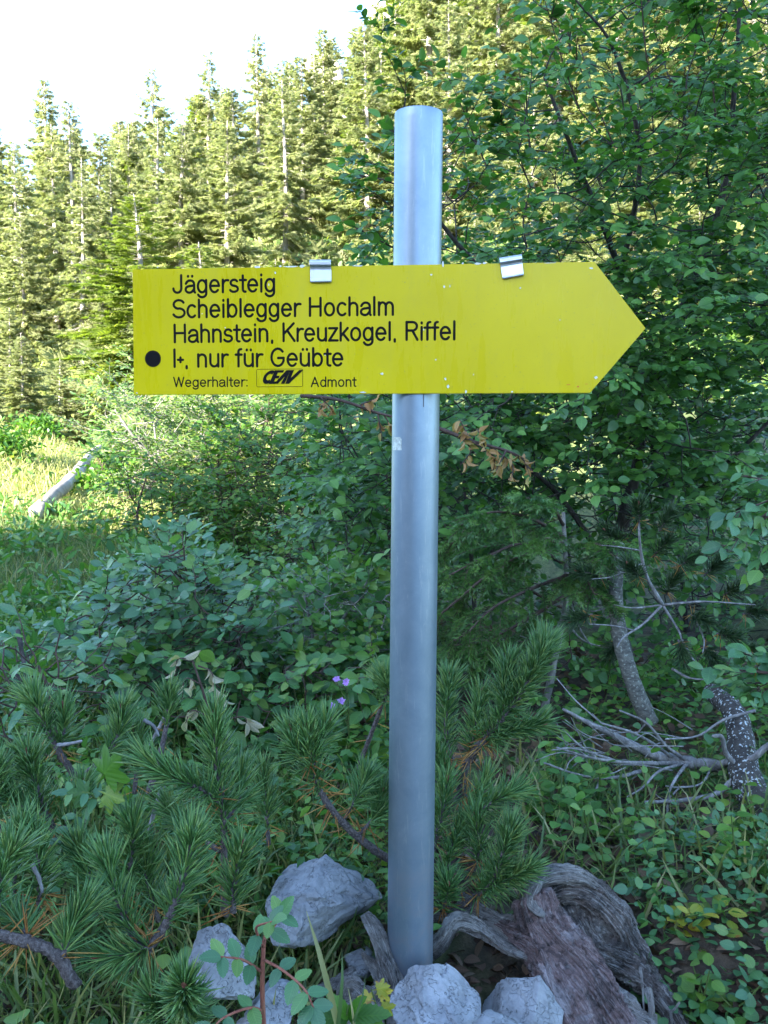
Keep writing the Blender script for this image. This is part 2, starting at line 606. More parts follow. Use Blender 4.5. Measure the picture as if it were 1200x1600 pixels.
def spray(wood, lv, o, d, L, ls, r0=.003, droop=.15, depth=1, flat=.35, spacing=.5, ntw=3, k=4, up_bias=(.6, .6)):
    """one leafy twig: a curved axis, alternate leaves, side twigs in a loose plane"""
    d = unit(d)
    n = 6
    t = np.linspace(0, 1, n)
    side = unit(np.cross(d, UP) + 1e-6)
    w = rng.normal(0, .06 * L)
    P = o + d * (L * t)[:, None] - UP * (droop * L * t ** 2)[:, None] + side * (w * np.sin(t * 3))[:, None] + UP * (rng.normal(0, .03 * L) * np.sin(t * 5))[:, None]
    tube(wood, P, r0 * (1 - .75 * t), k, rng.random(), cap=False)
    nl = max(3, int(L / (ls * spacing)))
    tt = np.linspace(.12 if depth == 0 else .25, 1, nl)
    pos = np.stack([np.interp(tt, t, P[:, i]) for i in range(3)], 1)
    T = unit(np.gradient(P, axis=0))
    tg = np.stack([np.interp(tt, t, T[:, i]) for i in range(3)], 1)
    sgn = np.where(np.arange(nl) % 2, 1.0, -1.0)[:, None]
    ld = unit(tg * .6 + side * sgn * .8 + rng.normal(0, .25, (nl, 3)) - UP * .15)
    ld[-1] = unit(tg[-1] + rng.normal(0, .2, 3))
    nn = unit(UP * up_bias[0] + OPEN * up_bias[1] + rng.normal(0, flat, (nl, 3)))
    lv.add(pos + rng.normal(0, ls * .06, (nl, 3)), ld, nn, ls * rng.uniform(.45, 1.22, nl))
    if depth > 0:
        for i in range(ntw):
            tq = rng.uniform(.15, .85)
            pp = np.array([np.interp(tq, t, P[:, c]) for c in range(3)])
            sg = 1 if i % 2 else -1
            dd = unit(d * .7 + side * sg * rng.uniform(.5, 1.0) + UP * rng.normal(0.05, .2))
            spray(wood, lv, pp, dd, L * rng.uniform(.35, .65) * (1.1 - .5 * tq), ls, r0 * .6, droop, depth - 1, flat, spacing, 2, k, up_bias)
    return P


def limb(wood, P, r0, r1, k=7, steps=5, jit=.04):
    C = curve(P, steps)
    tube(wood, C, np.linspace(r0, r1, len(C)), k, .5, True, jit)
    return C


def in_poly(x, y, poly):
    c = False
    j = len(poly) - 1
    for i in range(len(poly)):
        xi, yi = poly[i]
        xj, yj = poly[j]
        if (yi > y) != (yj > y) and x < (xj - xi) * (y - yi) / (yj - yi) + xi:
            c = not c
        j = i
    return c


def sample_region(poly, n, y0, y1, pw=1.0, dfn=None):
    """n points in the volume whose outline is given, between depths y0 and y1"""
    xs = [p[0] for p in poly]; ys = [p[1] for p in poly]
    out = []
    while len(out) < n:
        x = rng.uniform(min(xs), max(xs)); y = rng.uniform(min(ys), max(ys))
        if in_poly(x, y, poly) and (dfn is None or rng.random() < dfn(x, y)):
            out.append(at(x, y, y0 + (y1 - y0) * rng.random() ** pw))
    return np.array(out)


def leafy_shrub(name, label, cat, base, stems, poly, y0, y1, nspray, L, ls, tpl, mat, key, bark, singles=0, depth=1, group=None, droop=.15,
                flat=.35, outward=None, ntw=3, connect=True, dfn=None, pw=1.0, wid=1.0, r0=.003, stem_part='stem'):
    t = thing(name, label, cat, base, group)
    nodes = []
    for st in stems:
        w = Acc()
        C = limb(w, st[0], st[1], st[2])
        w.build(stem_part, bark, t, True)
        nodes.append(C)
    nodes = np.vstack(nodes)
    pts = sample_region(poly, nspray, y0, y1, pw, dfn)
    order = np.argsort(np.array([np.min(np.linalg.norm(nodes - p, axis=1)) for p in pts]))
    tw = Acc()
    lv = Leaves()
    net = nodes.copy()
    for i in order:
        p = pts[i]
        dd = np.linalg.norm(net - p, axis=1) + .9 * np.maximum(0, net[:, 2] - p[2])
        j = int(np.argmin(dd))
        a = net[j]
        v = p - a
        dist = np.linalg.norm(v) + 1e-6
        if connect and dist > .05:
            mid = a + v * .5 + UP * (-.08 * dist) + rng.normal(0, .06 * dist, 3)
            C = curve([a, mid, p], 4)
            tube(tw, C, np.linspace(max(r0 * 1.1, .004 * min(3, dist * 1.6)), r0, len(C)), 4, .5, False)
            net = np.vstack([net, C[2:]])
        out = v / dist * .9 + rng.normal(0, .45, 3) + UP * .1
        if outward is not None:
            out = out + np.asarray(outward)
        spray(tw, lv, p, out, L * rng.uniform(.7, 1.3), ls, r0, droop, depth, flat, ntw=ntw)
    tw.build('twig', bark, t, True)
    put_leaves(lv, tpl, mat, t, key, singles, wid)
    return t


# ------------------------------------------------------------------ ground sheet
def axis_grid(segs):
    out = []
    for a, b, st in segs:
        out.append(np.arange(a, b, st))
    out.append([segs[-1][1]])
    return np.unique(np.concatenate(out))


def build_ground():
    gx = axis_grid([(-600, -120, 60), (-120, -40, 5), (-40, -8, 1), (-8, -3, .3), (-3, 3, .06), (3, 8, .3), (8, 50, 1), (50, 120, 5), (120, 600, 60)])
    gy = axis_grid([(-600, -150, 60), (-150, -60, 6), (-60, -10, 1), (-10, .4, .4), (.4, 5, .06), (5, 16, .25), (16, 60, 1), (60, 120, 3), (120, 600, 60)])
    X, Y = np.meshgrid(gx, gy)
    Z = H(X, Y)
    near = np.exp(-((X) ** 2 + (Y - 3) ** 2) / 60)
    Z = Z + near * .02 * np.sin(X * 17 + 2 * np.sin(Y * 9)) * np.cos(Y * 13)
    # hollow under the right hand shrubs, scrape round the post
    Z -= .16 * np.exp(-(((X - 1.15) / .55) ** 2 + ((Y - 2.6) / .5) ** 2))
    Z -= .03 * np.exp(-(((X - .1) / .25) ** 2 + ((Y - 1.3) / .3) ** 2))
    nx, ny = len(gx), len(gy)
    V = np.stack([X.ravel(), Y.ravel(), Z.ravel()], 1)
    i = np.arange(ny - 1)[:, None] * nx
    j = np.arange(nx - 1)[None, :]
    q = np.stack([i + j, i + j + 1, i + nx + j + 1, i + nx + j], -1).reshape(-1, 4)
    m, nt, b, out = new_mat('forest_ground')
    geo = N(nt, 'ShaderNodeNewGeometry')
    n1 = noise_tex(nt, 1.2, 6, .6, geo.outputs['Position'])
    n2 = noise_tex(nt, 26, 6, .7, geo.outputs['Position'])
    ca = ramp(nt, n2.outputs['Fac'], [(.32, (.018, .013, .009)), (.5, (.05, .036, .024)), (.64, (.095, .07, .048)), (.75, (.15, .12, .09))])
    cb = ramp(nt, n2.outputs['Fac'], [(.3, (.03, .045, .012)), (.5, (.07, .10, .025)), (.7, (.14, .15, .05))])
    f = ramp(nt, n1.outputs['Fac'], [(.45, (0, 0, 0)), (.6, (1, 1, 1))])
    sp = N(nt, 'ShaderNodeSeparateXYZ')
    nt.links.new(geo.outputs['Position'], sp.inputs[0])
    mr = N(nt, 'ShaderNodeMapRange')
    mr.inputs['From Min'].default_value = 5
    mr.inputs['From Max'].default_value = 9
    nt.links.new(sp.outputs['Y'], mr.inputs['Value'])
    add = N(nt, 'ShaderNodeMath', operation='MAXIMUM')
    nt.links.new(f, add.inputs[0])
    nt.links.new(mr.outputs[0], add.inputs[1])
    mx = N(nt, 'ShaderNodeMix', data_type='RGBA')
    nt.links.new(add.outputs[0], mx.inputs[0])
    nt.links.new(ca, mx.inputs[6])
    nt.links.new(cb, mx.inputs[7])
    nt.links.new(mx.outputs[2], b.inputs['Base Color'])
    b.inputs['Roughness'].default_value = .95
    bump(nt, b, n2.outputs['Fac'], .6, .03)
    a = Acc()
    a.add(V, q)
    o = a.build('ground', m, smooth_=True)
    o['kind'] = 'structure'
    o['label'] = 'forest ground with humus and moss rising into a wooded slope'
    return o


build_ground()


# ------------------------------------------------------------------ far spruces on the slope
def sprig():
    """a small flat spray of spruce twig: centre blade and side blades"""
    V, F = [], []

    def bl(x, y, a, L, w, z=0.):
        i = len(V)
        c, s_ = math.cos(a), math.sin(a)
        for (u, v, zz) in [(0, 0, 0), (w, L * .45, .0), (0, L, -.10 * L), (-w, L * .45, 0)]:
            V.append((x + u * c + v * s_, y - u * s_ + v * c, z + zz - .12 * abs(x)))
        F.append((i, i + 1, i + 2, i + 3))
    bl(0, 0, 0, 1, .075)
    for y in (.12, .34, .56):
        for sg in (-1, 1):
            bl(0, y, sg * .85, .52 * (1.05 - y * .7), .065, rng.uniform(-.03, .03))
    return np.array(V, float), [np.array(F, int)]


SPRIG = sprig()


def far_tree_meshes(seed, Hh, Lmax, bare, dens, droop, mat, gap=0.0):
    global rng
    keep = rng
    rng = np.random.default_rng(seed)
    tr = Acc()
    lean = rng.normal(0, .012, 2)
    zz = np.linspace(-.6, Hh, 14)
    P = np.stack([lean[0] * zz + .06 * np.sin(zz * .5 + seed), lean[1] * zz + .06 * np.cos(zz * .45), zz], 1)
    R = .0135 * Hh * (1 - np.clip(zz / Hh, 0, 1)) ** .85 + .012
    tube(tr, P, R, 8, .5, True, .05)
    br = Acc()
    pos, dirs, nrm, siz = [], [], [], []
    z = bare * Hh
    ph = rng.uniform(0, 6)
    sect = rng.uniform(.55, 1.25, 9)
    while z < Hh * .985:
        f = (z - bare * Hh) / (Hh * (1 - bare))
        nb = rng.integers(3, 6) if f < .85 else 4
        env = (1 - f) ** .72 * (.72 + .28 * min(1, f * 5)) * Lmax + .12
        for b_ in range(nb):
            ph += 2.4 + rng.normal(0, .3)
            if rng.random() < gap:
                continue
            L = env * rng.uniform(.4, 1.25) * sect[int((ph % 6.283) / .6982) % 9] ** .5
            el = -.35 + .9 * f ** 1.3 + rng.normal(0, .09)
            h = np.array([math.cos(ph), math.sin(ph), 0])
            o = np.array([np.interp(z, zz, P[:, 0]), np.interp(z, zz, P[:, 1]), z])
            t = np.linspace(0, 1, 6)
            C = o + h * (L * t * math.cos(el))[:, None] + UP * (L * (math.sin(el) * t - droop * t ** 1.5 + droop * .75 * t ** 3.5))[:, None]
            tube(br, C, .012 * L ** .5 * (1 - .85 * t) + .004, 3, .5, False)
            ns = max(6, int(L / .034 * dens))
            tt = rng.uniform(.10, 1, ns) ** .75
            q = np.stack([np.interp(tt, t, C[:, i]) for i in range(3)], 1)
            sd = np.cross(h, UP)
            sg = rng.choice([-1., 1.], ns)[:, None]
            sl_ = (.30 + .42 * (1 - tt)) * (.38 + .26 * L) * rng.uniform(.5, 1.3, ns)
            dd = unit(h * .75 + sd * sg * rng.uniform(.1, 1.0, (ns, 1)) - UP * rng.uniform(.05, 1.0, (ns, 1)) * (.9 * droop + .25))
            pos.append(q); dirs.append(dd); siz.append(sl_)
            nrm.append(unit(UP * .55 + h * .55 + rng.normal(0, .55, (ns, 3))))
        # dead stubs and inner twigs near the trunk
        z += rng.uniform(.16, .30) * (Hh / 13) * (1.0 - .35 * f)
    # dead branches on the bare part
    zb = .12 * Hh
    while zb < max(bare, .2) * Hh:
        ph = rng.uniform(0, 6.28)
        L = rng.uniform(.3, .9)
        h = np.array([math.cos(ph), math.sin(ph), -.25])
        o = np.array([np.interp(zb, zz, P[:, 0]), np.interp(zb, zz, P[:, 1]), zb])
        tube(br, o + h * (np.linspace(0, L, 4))[:, None] - UP * (np.linspace(0, 1, 4) ** 2 * .1)[:, None], [.014, .01, .007, .004], 3, .5, False)
        zb += rng.uniform(.12, .3)
    pos, dirs, nrm, siz = map(np.concatenate, (pos, dirs, nrm, siz))
    fo = Acc()
    # colour clumps by branch height and side, a trait of the shoots' age
    r = np.clip(rng.normal(.5, .22, len(pos)), 0, 1)
    fo.bake(SPRIG, frames(dirs, nrm, siz), pos, r)
    out = (tr.mesh('trunk', M['bark_far'], True), br.mesh('branch', M['bark_far'], True), fo.mesh('crown', mat))
    rng = keep
    return out


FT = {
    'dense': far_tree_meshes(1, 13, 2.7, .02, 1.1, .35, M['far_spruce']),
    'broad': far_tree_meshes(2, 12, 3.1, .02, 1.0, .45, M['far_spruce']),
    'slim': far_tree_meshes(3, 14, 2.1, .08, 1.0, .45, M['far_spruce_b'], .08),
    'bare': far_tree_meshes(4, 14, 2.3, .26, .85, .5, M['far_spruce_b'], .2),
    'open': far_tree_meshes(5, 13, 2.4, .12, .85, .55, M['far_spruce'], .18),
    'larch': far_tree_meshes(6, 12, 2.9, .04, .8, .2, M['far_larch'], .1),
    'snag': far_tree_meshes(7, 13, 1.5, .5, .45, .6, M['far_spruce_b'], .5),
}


def far_tree(kind, x, y, hgt, rot, label, group, lean=0.0, wide=1.0):
    tr, br, fo = FT[kind]
    base = {'dense': 13, 'broad': 12, 'slim': 14, 'bare': 14, 'open': 13, 'larch': 12, 'snag': 13}[kind]
    s = hgt / base
    t = thing('larch_tree' if kind == 'larch' else 'spruce_tree', label, 'tree', (x, y, float(H(x, y)) - .15), group)
    t.rotation_euler = (0, lean, rot)
    t.scale = (s * wide, s * wide, s)
    for nm, me in (('trunk', tr), ('branch', br), ('crown', fo)):
        o = bpy.data.objects.new(nm, me)
        COL.objects.link(o)
        o.parent = t
    return t


def tree_at(kind, px, Y, top_py, rot, label, group='sunlit conifers on the slope', lean=0., wide=1.0):
    """a tree standing at depth Y under column px whose tip reaches row top_py"""
    x = at(px, 700, Y)[0]
    top = at(px, top_py, Y)[2]
    return far_tree(kind, x, Y, top - float(H(x, Y)) + .15, rot, label, group, lean, wide)


G = 'sunlit conifers on the slope'
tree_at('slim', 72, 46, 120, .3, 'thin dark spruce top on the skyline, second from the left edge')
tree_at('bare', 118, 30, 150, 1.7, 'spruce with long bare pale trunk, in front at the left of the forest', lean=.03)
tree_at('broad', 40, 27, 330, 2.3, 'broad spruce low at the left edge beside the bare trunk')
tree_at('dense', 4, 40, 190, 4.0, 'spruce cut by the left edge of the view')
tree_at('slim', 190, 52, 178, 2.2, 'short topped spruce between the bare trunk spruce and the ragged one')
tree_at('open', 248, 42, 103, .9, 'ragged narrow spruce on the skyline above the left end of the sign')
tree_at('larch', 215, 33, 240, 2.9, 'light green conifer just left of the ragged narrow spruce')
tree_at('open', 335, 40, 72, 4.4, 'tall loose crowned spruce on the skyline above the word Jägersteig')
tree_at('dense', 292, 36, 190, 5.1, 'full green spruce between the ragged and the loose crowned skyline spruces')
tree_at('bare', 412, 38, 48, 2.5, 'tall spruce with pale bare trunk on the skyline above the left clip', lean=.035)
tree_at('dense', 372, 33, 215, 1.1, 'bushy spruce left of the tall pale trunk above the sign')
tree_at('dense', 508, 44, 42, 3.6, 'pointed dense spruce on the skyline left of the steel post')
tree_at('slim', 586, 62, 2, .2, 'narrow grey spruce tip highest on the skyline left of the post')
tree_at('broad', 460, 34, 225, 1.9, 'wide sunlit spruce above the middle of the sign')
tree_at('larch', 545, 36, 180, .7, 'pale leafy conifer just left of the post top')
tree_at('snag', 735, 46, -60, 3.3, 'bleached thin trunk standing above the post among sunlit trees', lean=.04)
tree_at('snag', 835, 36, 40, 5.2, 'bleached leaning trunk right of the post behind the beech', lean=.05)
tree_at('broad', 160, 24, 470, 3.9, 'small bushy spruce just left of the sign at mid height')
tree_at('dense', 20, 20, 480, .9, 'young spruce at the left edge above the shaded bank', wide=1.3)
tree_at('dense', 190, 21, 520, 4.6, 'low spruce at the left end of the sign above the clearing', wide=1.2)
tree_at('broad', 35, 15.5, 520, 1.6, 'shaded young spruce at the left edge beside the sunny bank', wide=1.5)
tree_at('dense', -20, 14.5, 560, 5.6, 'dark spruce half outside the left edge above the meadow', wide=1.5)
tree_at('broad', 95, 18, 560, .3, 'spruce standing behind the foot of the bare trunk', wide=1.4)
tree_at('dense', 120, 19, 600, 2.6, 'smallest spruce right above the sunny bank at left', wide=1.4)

_zones = [('behind sign left end', 150, 330), ('behind the sign writing', 330, 480), ('between left clip and post', 480, 620),
          ('behind the post top', 620, 760), ('behind the beech crown', 760, 1300), ('at the forest left edge', -200, 150)]
_plan = []
for row, (Y, hmin, hmax, step) in enumerate([(18.5, 2.2, 4.5, 1.7), (24, 5, 7.5, 1.9), (31, 8, 12, 2.0), (39, 9, 14, 2.2), (50, 10, 15, 2.6), (62, 11, 16, 3.2), (76, 12, 17, 4.0), (92, 11, 16, 6.0)]):
    xl, xr = -.46 * Y, .50 * Y
    x = xl + rng.uniform(0, step)
    while x < xr:
        yy = Y + rng.normal(0, Y * .05)
        xx = x + rng.normal(0, step * .2)
        x += step * rng.uniform(.75, 1.25)
        hh = rng.uniform(hmin, hmax)
        gz = float(H(xx, yy))
        px, py = px_of((xx, yy, gz + hh))
        if row == 0 and px < 185:
            continue
        # keep the skyline of the photograph
        lim = np.interp(px, [-100, 0, 60, 130, 240, 330, 430, 520, 600, 700], [215, 200, 180, 190, 165, 135, 85, 55, 5, -400])
        if py < lim:
            hh *= max(.2, 1 - (lim - py) / 1450 * yy / hh)
        if hh < 2.0:
            continue
        kind = str(rng.choice(['dense', 'broad', 'slim', 'open', 'larch', 'bare'], p=[.3, .24, .1, .14, .17, .05]))
        if row == 0:
            kind = str(rng.choice(['dense', 'broad', 'larch']))
        zi = next((i for i, z in enumerate(_zones) if z[1] <= px < z[2]), 4 if px > 760 else 5)
        _plan.append([px, row, kind, xx, yy, hh, zi])
_plan.sort()
_ords = ['first', 'second', 'third', 'fourth', 'fifth', 'sixth', 'seventh', 'eighth', 'ninth', 'tenth', 'eleventh', 'twelfth', 'thirteenth', 'fourteenth', 'fifteenth']
_cnt = {}
_rows = ['lowest', 'low', 'second', 'third', 'middle', 'high', 'upper', 'uppermost']
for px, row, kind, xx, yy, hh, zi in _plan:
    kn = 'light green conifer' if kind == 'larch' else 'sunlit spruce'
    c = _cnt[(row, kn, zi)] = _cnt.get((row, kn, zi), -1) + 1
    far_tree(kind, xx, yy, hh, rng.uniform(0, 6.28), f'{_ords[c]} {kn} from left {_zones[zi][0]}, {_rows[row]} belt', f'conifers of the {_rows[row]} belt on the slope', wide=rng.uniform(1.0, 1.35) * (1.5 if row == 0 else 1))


# ------------------------------------------------------------------ rocks
def rock_mat(name, base, dark, light, crack=14):
    m, nt, b, out = new_mat(name)
    tc = N(nt, 'ShaderNodeTexCoord')
    n1 = noise_tex(nt, 5, 8, .65, tc.outputs['Object'], .6)
    n2 = noise_tex(nt, 45, 6, .7, tc.outputs['Object'])
    v = N(nt, 'ShaderNodeTexVoronoi', feature='DISTANCE_TO_EDGE')
    v.inputs['Scale'].default_value = crack
    dn = noise_tex(nt, 7, 5, .7, tc.outputs['Object'])
    mxv = N(nt, 'ShaderNodeMix', data_type='RGBA', blend_type='LINEAR_LIGHT')
    mxv.inputs[0].default_value = .22
    nt.links.new(tc.outputs['Object'], mxv.inputs[6])
    nt.links.new(dn.outputs['Color'], mxv.inputs[7])
    nt.links.new(mxv.outputs[2], v.inputs['Vector'])
    ck = ramp(nt, v.outputs['Distance'], [(0, (.1, .1, .1)), (.010, (.8, .8, .8)), (.03, (1, 1, 1))])
    c1 = ramp(nt, n1.outputs['Fac'], [(.3, dark), (.5, base), (.68, light)])
    c2 = ramp(nt, n2.outputs['Fac'], [(.3, (.55, .55, .55)), (.55, (1, 1, 1))])
    a = N(nt, 'ShaderNodeMix', data_type='RGBA', blend_type='MULTIPLY')
    a.inputs[0].default_value = .8
    nt.links.new(c1, a.inputs[6]); nt.links.new(c2, a.inputs[7])
    a2 = N(nt, 'ShaderNodeMix', data_type='RGBA', blend_type='MULTIPLY')
    a2.inputs[0].default_value = .7
    nt.links.new(a.outputs[2], a2.inputs[6]); nt.links.new(ck, a2.inputs[7])
    nt.links.new(a2.outputs[2], b.inputs['Base Color'])
    b.inputs['Roughness'].default_value = .85
    b.inputs['Specular IOR Level'].default_value = .3
    s1 = N(nt, 'ShaderNodeMath', operation='ADD')
    nt.links.new(n2.outputs['Fac'], s1.inputs[0]); nt.links.new(ck, s1.inputs[1])
    bump(nt, b, s1.outputs[0], .7, .006)
    return m


M['rock'] = rock_mat('limestone', (.23, .24, .25), (.11, .115, .12), (.36, .37, .38))
M['rock_pale'] = rock_mat('pale_limestone', (.27, .28, .295), (.14, .14, .145), (.40, .41, .42))
M['rock_cliff'] = rock_mat('cliff_limestone', (.55, .50, .46), (.34, .31, .28), (.72, .67, .62), 1.2)


def rock(name, label, c, r, rot, seed, mat, cuts=9, sub=5, rough=.11, group=None, cat='rock', cutlist=()):
    bm = bmesh.new()
    bmesh.ops.create_icosphere(bm, subdivisions=sub, radius=1)
    g = np.random.default_rng(seed)
    pl = [(unit(g.normal(size=3)), g.uniform(.36, .76)) for _ in range(cuts)] + [(unit(a), b_) for a, b_ in cutlist]
    off = Vector(g.uniform(-50, 50, 3))
    for v in bm.verts:
        p = np.array(v.co)
        for nrm, dd in pl:
            e = p @ nrm - dd
            if e > 0:
                p = p - nrm * e * .93
        q = Vector(p)
        k = mnoise.fractal(q * 1.3 + off, 1.1, 2.1, 6) * rough * .7
        qq = q * 2.6 + off + mnoise.noise_vector(q * 3 + off) * .35
        dv, pv = mnoise.voronoi(qq)
        step_ = mnoise.cell(Vector(pv[0]) * 7.3) * rough * .55
        crease = max(0, .10 - (dv[1] - dv[0])) * rough * 2.2
        q3 = q * 9 + off
        dv2, pv2 = mnoise.voronoi(q3 + mnoise.noise_vector(q3) * .3)
        crease2 = max(0, .10 - (dv2[1] - dv2[0])) * rough * .3
        p = p * (1 + k + step_ - crease - crease2)
        v.co = Vector((p[0] * r[0], p[1] * r[1], p[2] * r[2]))
    bmesh.ops.rotate(bm, verts=bm.verts, cent=(0, 0, 0), matrix=Matrix.Rotation(rot, 3, 'Y'))
    me = bpy.data.meshes.new(name)
    bm.to_mesh(me)
    bm.free()
    me.materials.append(mat)
    me.polygons.foreach_set('use_smooth', np.ones(len(me.polygons), bool))
    o = link(name, me)
    o.location = Vector(c)
    return tag(o, label, cat, group)


rock('boulder', 'large grey limestone boulder with dark cracks left of the steel post', at(476, 1420, 1.5), (.125, .10, .098), -.16, 4, M['rock'], 12, 6, .12,
     cutlist=[((-.1, -.8, .6), .62), ((.9, -.3, .2), .72), ((-.3, -.5, -.8), .55)])
rock('rock', 'small pale rock half hidden by pine needles at lower left', at(345, 1525, 1.3), (.046, .05, .075), -.25, 9, M['rock_pale'], 8, 5, .1)
rock('rock', 'pale rock at the foot of the steel post, left one of the two', at(694, 1592, 1.33), (.086, .085, .070), .42, 14, M['rock_pale'], 6, 6, .10, cutlist=[((-.3, -.6, .8), .45), ((.75, -.5, .5), .5), ((-.8, -.4, .4), .6), ((.2, -1, -.1), .55)])
rock('rock', 'bluish grey rock right of the post foot leaning on the stump', at(826, 1600, 1.37), (.098, .09, .092), .12, 27, M['rock'], 6, 6, .10, cutlist=[((-.5, -.5, .8), .5), ((.5, -.6, .6), .48), ((.1, -1, .1), .5)])
rock('rock', 'thin grey rock chip between the two front rocks at bottom edge', at(775, 1620, 1.26), (.05, .045, .03), .1, 5, M['rock'], 6, 4, .08)
rock('rock', 'dark small stone under the compound leaves at bottom', at(425, 1580, 1.33), (.06, .06, .035), .1, 33, M['rock'], 7, 4, .1)
rock('rock', 'small jagged stone wedged against the driftwood stub', at(556, 1500, 1.5), (.035, .04, .024), .4, 35, M['rock'], 7, 4, .1)
rock('boulder', 'sunlit pale boulder at the edge of the far clearing', at(168, 842, 9.6), (.24, .25, .2), .3, 41, M['rock_cliff'], 8, 4, .1)
rock('boulder', 'flat pale stone at the bottom of the sunny bank', at(92, 868, 9.2), (.22, .2, .07), 0, 42, M['rock_cliff'], 8, 4, .1)
for i, (px, py, Y, s_, w_) in enumerate([(565, 190, 68, 1.6, .8), (895, 60, 60, 2.6, 1.0), (720, 45, 72, 3.6, 1.3), (500, 108, 55, 1.4, .8), (885, 95, 58, 1.9, 1.1), (840, 215, 52, 1.5, .9), (640, 15, 80, 2.8, 1.2)]):
    rock('rock_outcrop', ['pale outcrop left of the post top between sunlit trees', 'bright limestone face at the top among sunlit trees, upper right', 'wide pale cliff patch above the post at the top edge',
                         'small bright outcrop between skyline spruces', 'lower bright limestone face next to the beech top', 'pale outcrop glimpsed through the beech twigs',
                         'pale cliff patch at the top edge left of the post'][i], at(px, py, Y), (s_ * 1.3, s_ * .7, s_ * w_), .3 * i, 50 + i, M['rock_cliff'], 10, 4, .14, 'limestone outcrops on the slope')

# ------------------------------------------------------------------ signpost
def steel_mat():
    m, nt, b, out = new_mat('galvanised_steel')
    tc = N(nt, 'ShaderNodeTexCoord')
    mp = N(nt, 'ShaderNodeMapping')
    mp.inputs['Scale'].default_value = (1, 1, .12)
    nt.links.new(tc.outputs['Object'], mp.inputs[0])
    n1 = noise_tex(nt, 90, 5, .7, mp.outputs[0])
    n2 = noise_tex(nt, 260, 3, .6, tc.outputs['Object'])
    n3 = noise_tex(nt, 14, 7, .72, tc.outputs['Object'], .4)
    c = ramp(nt, n3.outputs['Fac'], [(.3, (.20, .265, .325)), (.7, (.275, .345, .41))])
    n4 = noise_tex(nt, 120, 5, .8, mp.outputs[0], .5)
    sp = ramp(nt, n4.outputs['Fac'], [(.57, (0, 0, 0)), (.66, (1, 1, 1))])
    mx = N(nt, 'ShaderNodeMix', data_type='RGBA')
    sc = N(nt, 'ShaderNodeMath', operation='MULTIPLY'); sc.inputs[1].default_value = .2
    nt.links.new(sp, sc.inputs[0]); nt.links.new(sc.outputs[0], mx.inputs[0])
    nt.links.new(c, mx.inputs[6]); mx.inputs[7].default_value = (.55, .57, .58, 1)
    # reddish rust film close to the ground
    sx = N(nt, 'ShaderNodeSeparateXYZ'); nt.links.new(tc.outputs['Object'], sx.inputs[0])
    mr = N(nt, 'ShaderNodeMapRange')
    mr.inputs['From Min'].default_value = .26; mr.inputs['From Max'].default_value = .0
    nt.links.new(sx.outputs['Z'], mr.inputs['Value'])
    mu = N(nt, 'ShaderNodeMath', operation='MULTIPLY')
    nt.links.new(mr.outputs[0], mu.inputs[0])
    nt.links.new(ramp(nt, n3.outputs['Fac'], [(.45, (0, 0, 0)), (.65, (.6, .6, .6))]), mu.inputs[1])
    m3 = N(nt, 'ShaderNodeMix', data_type='RGBA')
    nt.links.new(mu.outputs[0], m3.inputs[0]); nt.links.new(mx.outputs[2], m3.inputs[6]); m3.inputs[7].default_value = (.30, .22, .20, 1)
    nt.links.new(m3.outputs[2], b.inputs['Base Color'])
    b.inputs['Metallic'].default_value = .72
    rr = N(nt, 'ShaderNodeMapRange')
    rr.inputs['To Min'].default_value = .36; rr.inputs['To Max'].default_value = .48
    nt.links.new(n1.outputs['Fac'], rr.inputs['Value']); nt.links.new(rr.outputs[0], b.inputs['Roughness'])
    bump(nt, b, n2.outputs['Fac'], .12, .0008)
    return m


M['steel'] = steel_mat()


def simple(name, col, rough=.5, metal=0., spec=.5, var=0.0, scale=30):
    m, nt, b, out = new_mat(name)
    if var:
        geo = N(nt, 'ShaderNodeNewGeometry')
        n1 = noise_tex(nt, scale, 4, .6, geo.outputs['Position'])
        c = ramp(nt, n1.outputs['Fac'], [(.3, tuple(x * (1 - var) for x in col)), (.7, tuple(min(1, x * (1 + var)) for x in col))])
        nt.links.new(c, b.inputs['Base Color'])
    else:
        b.inputs['Base Color'].default_value = (*col, 1)
    b.inputs['Roughness'].default_value = rough
    b.inputs['Metallic'].default_value = metal
    b.inputs['Specular IOR Level'].default_value = spec
    return m


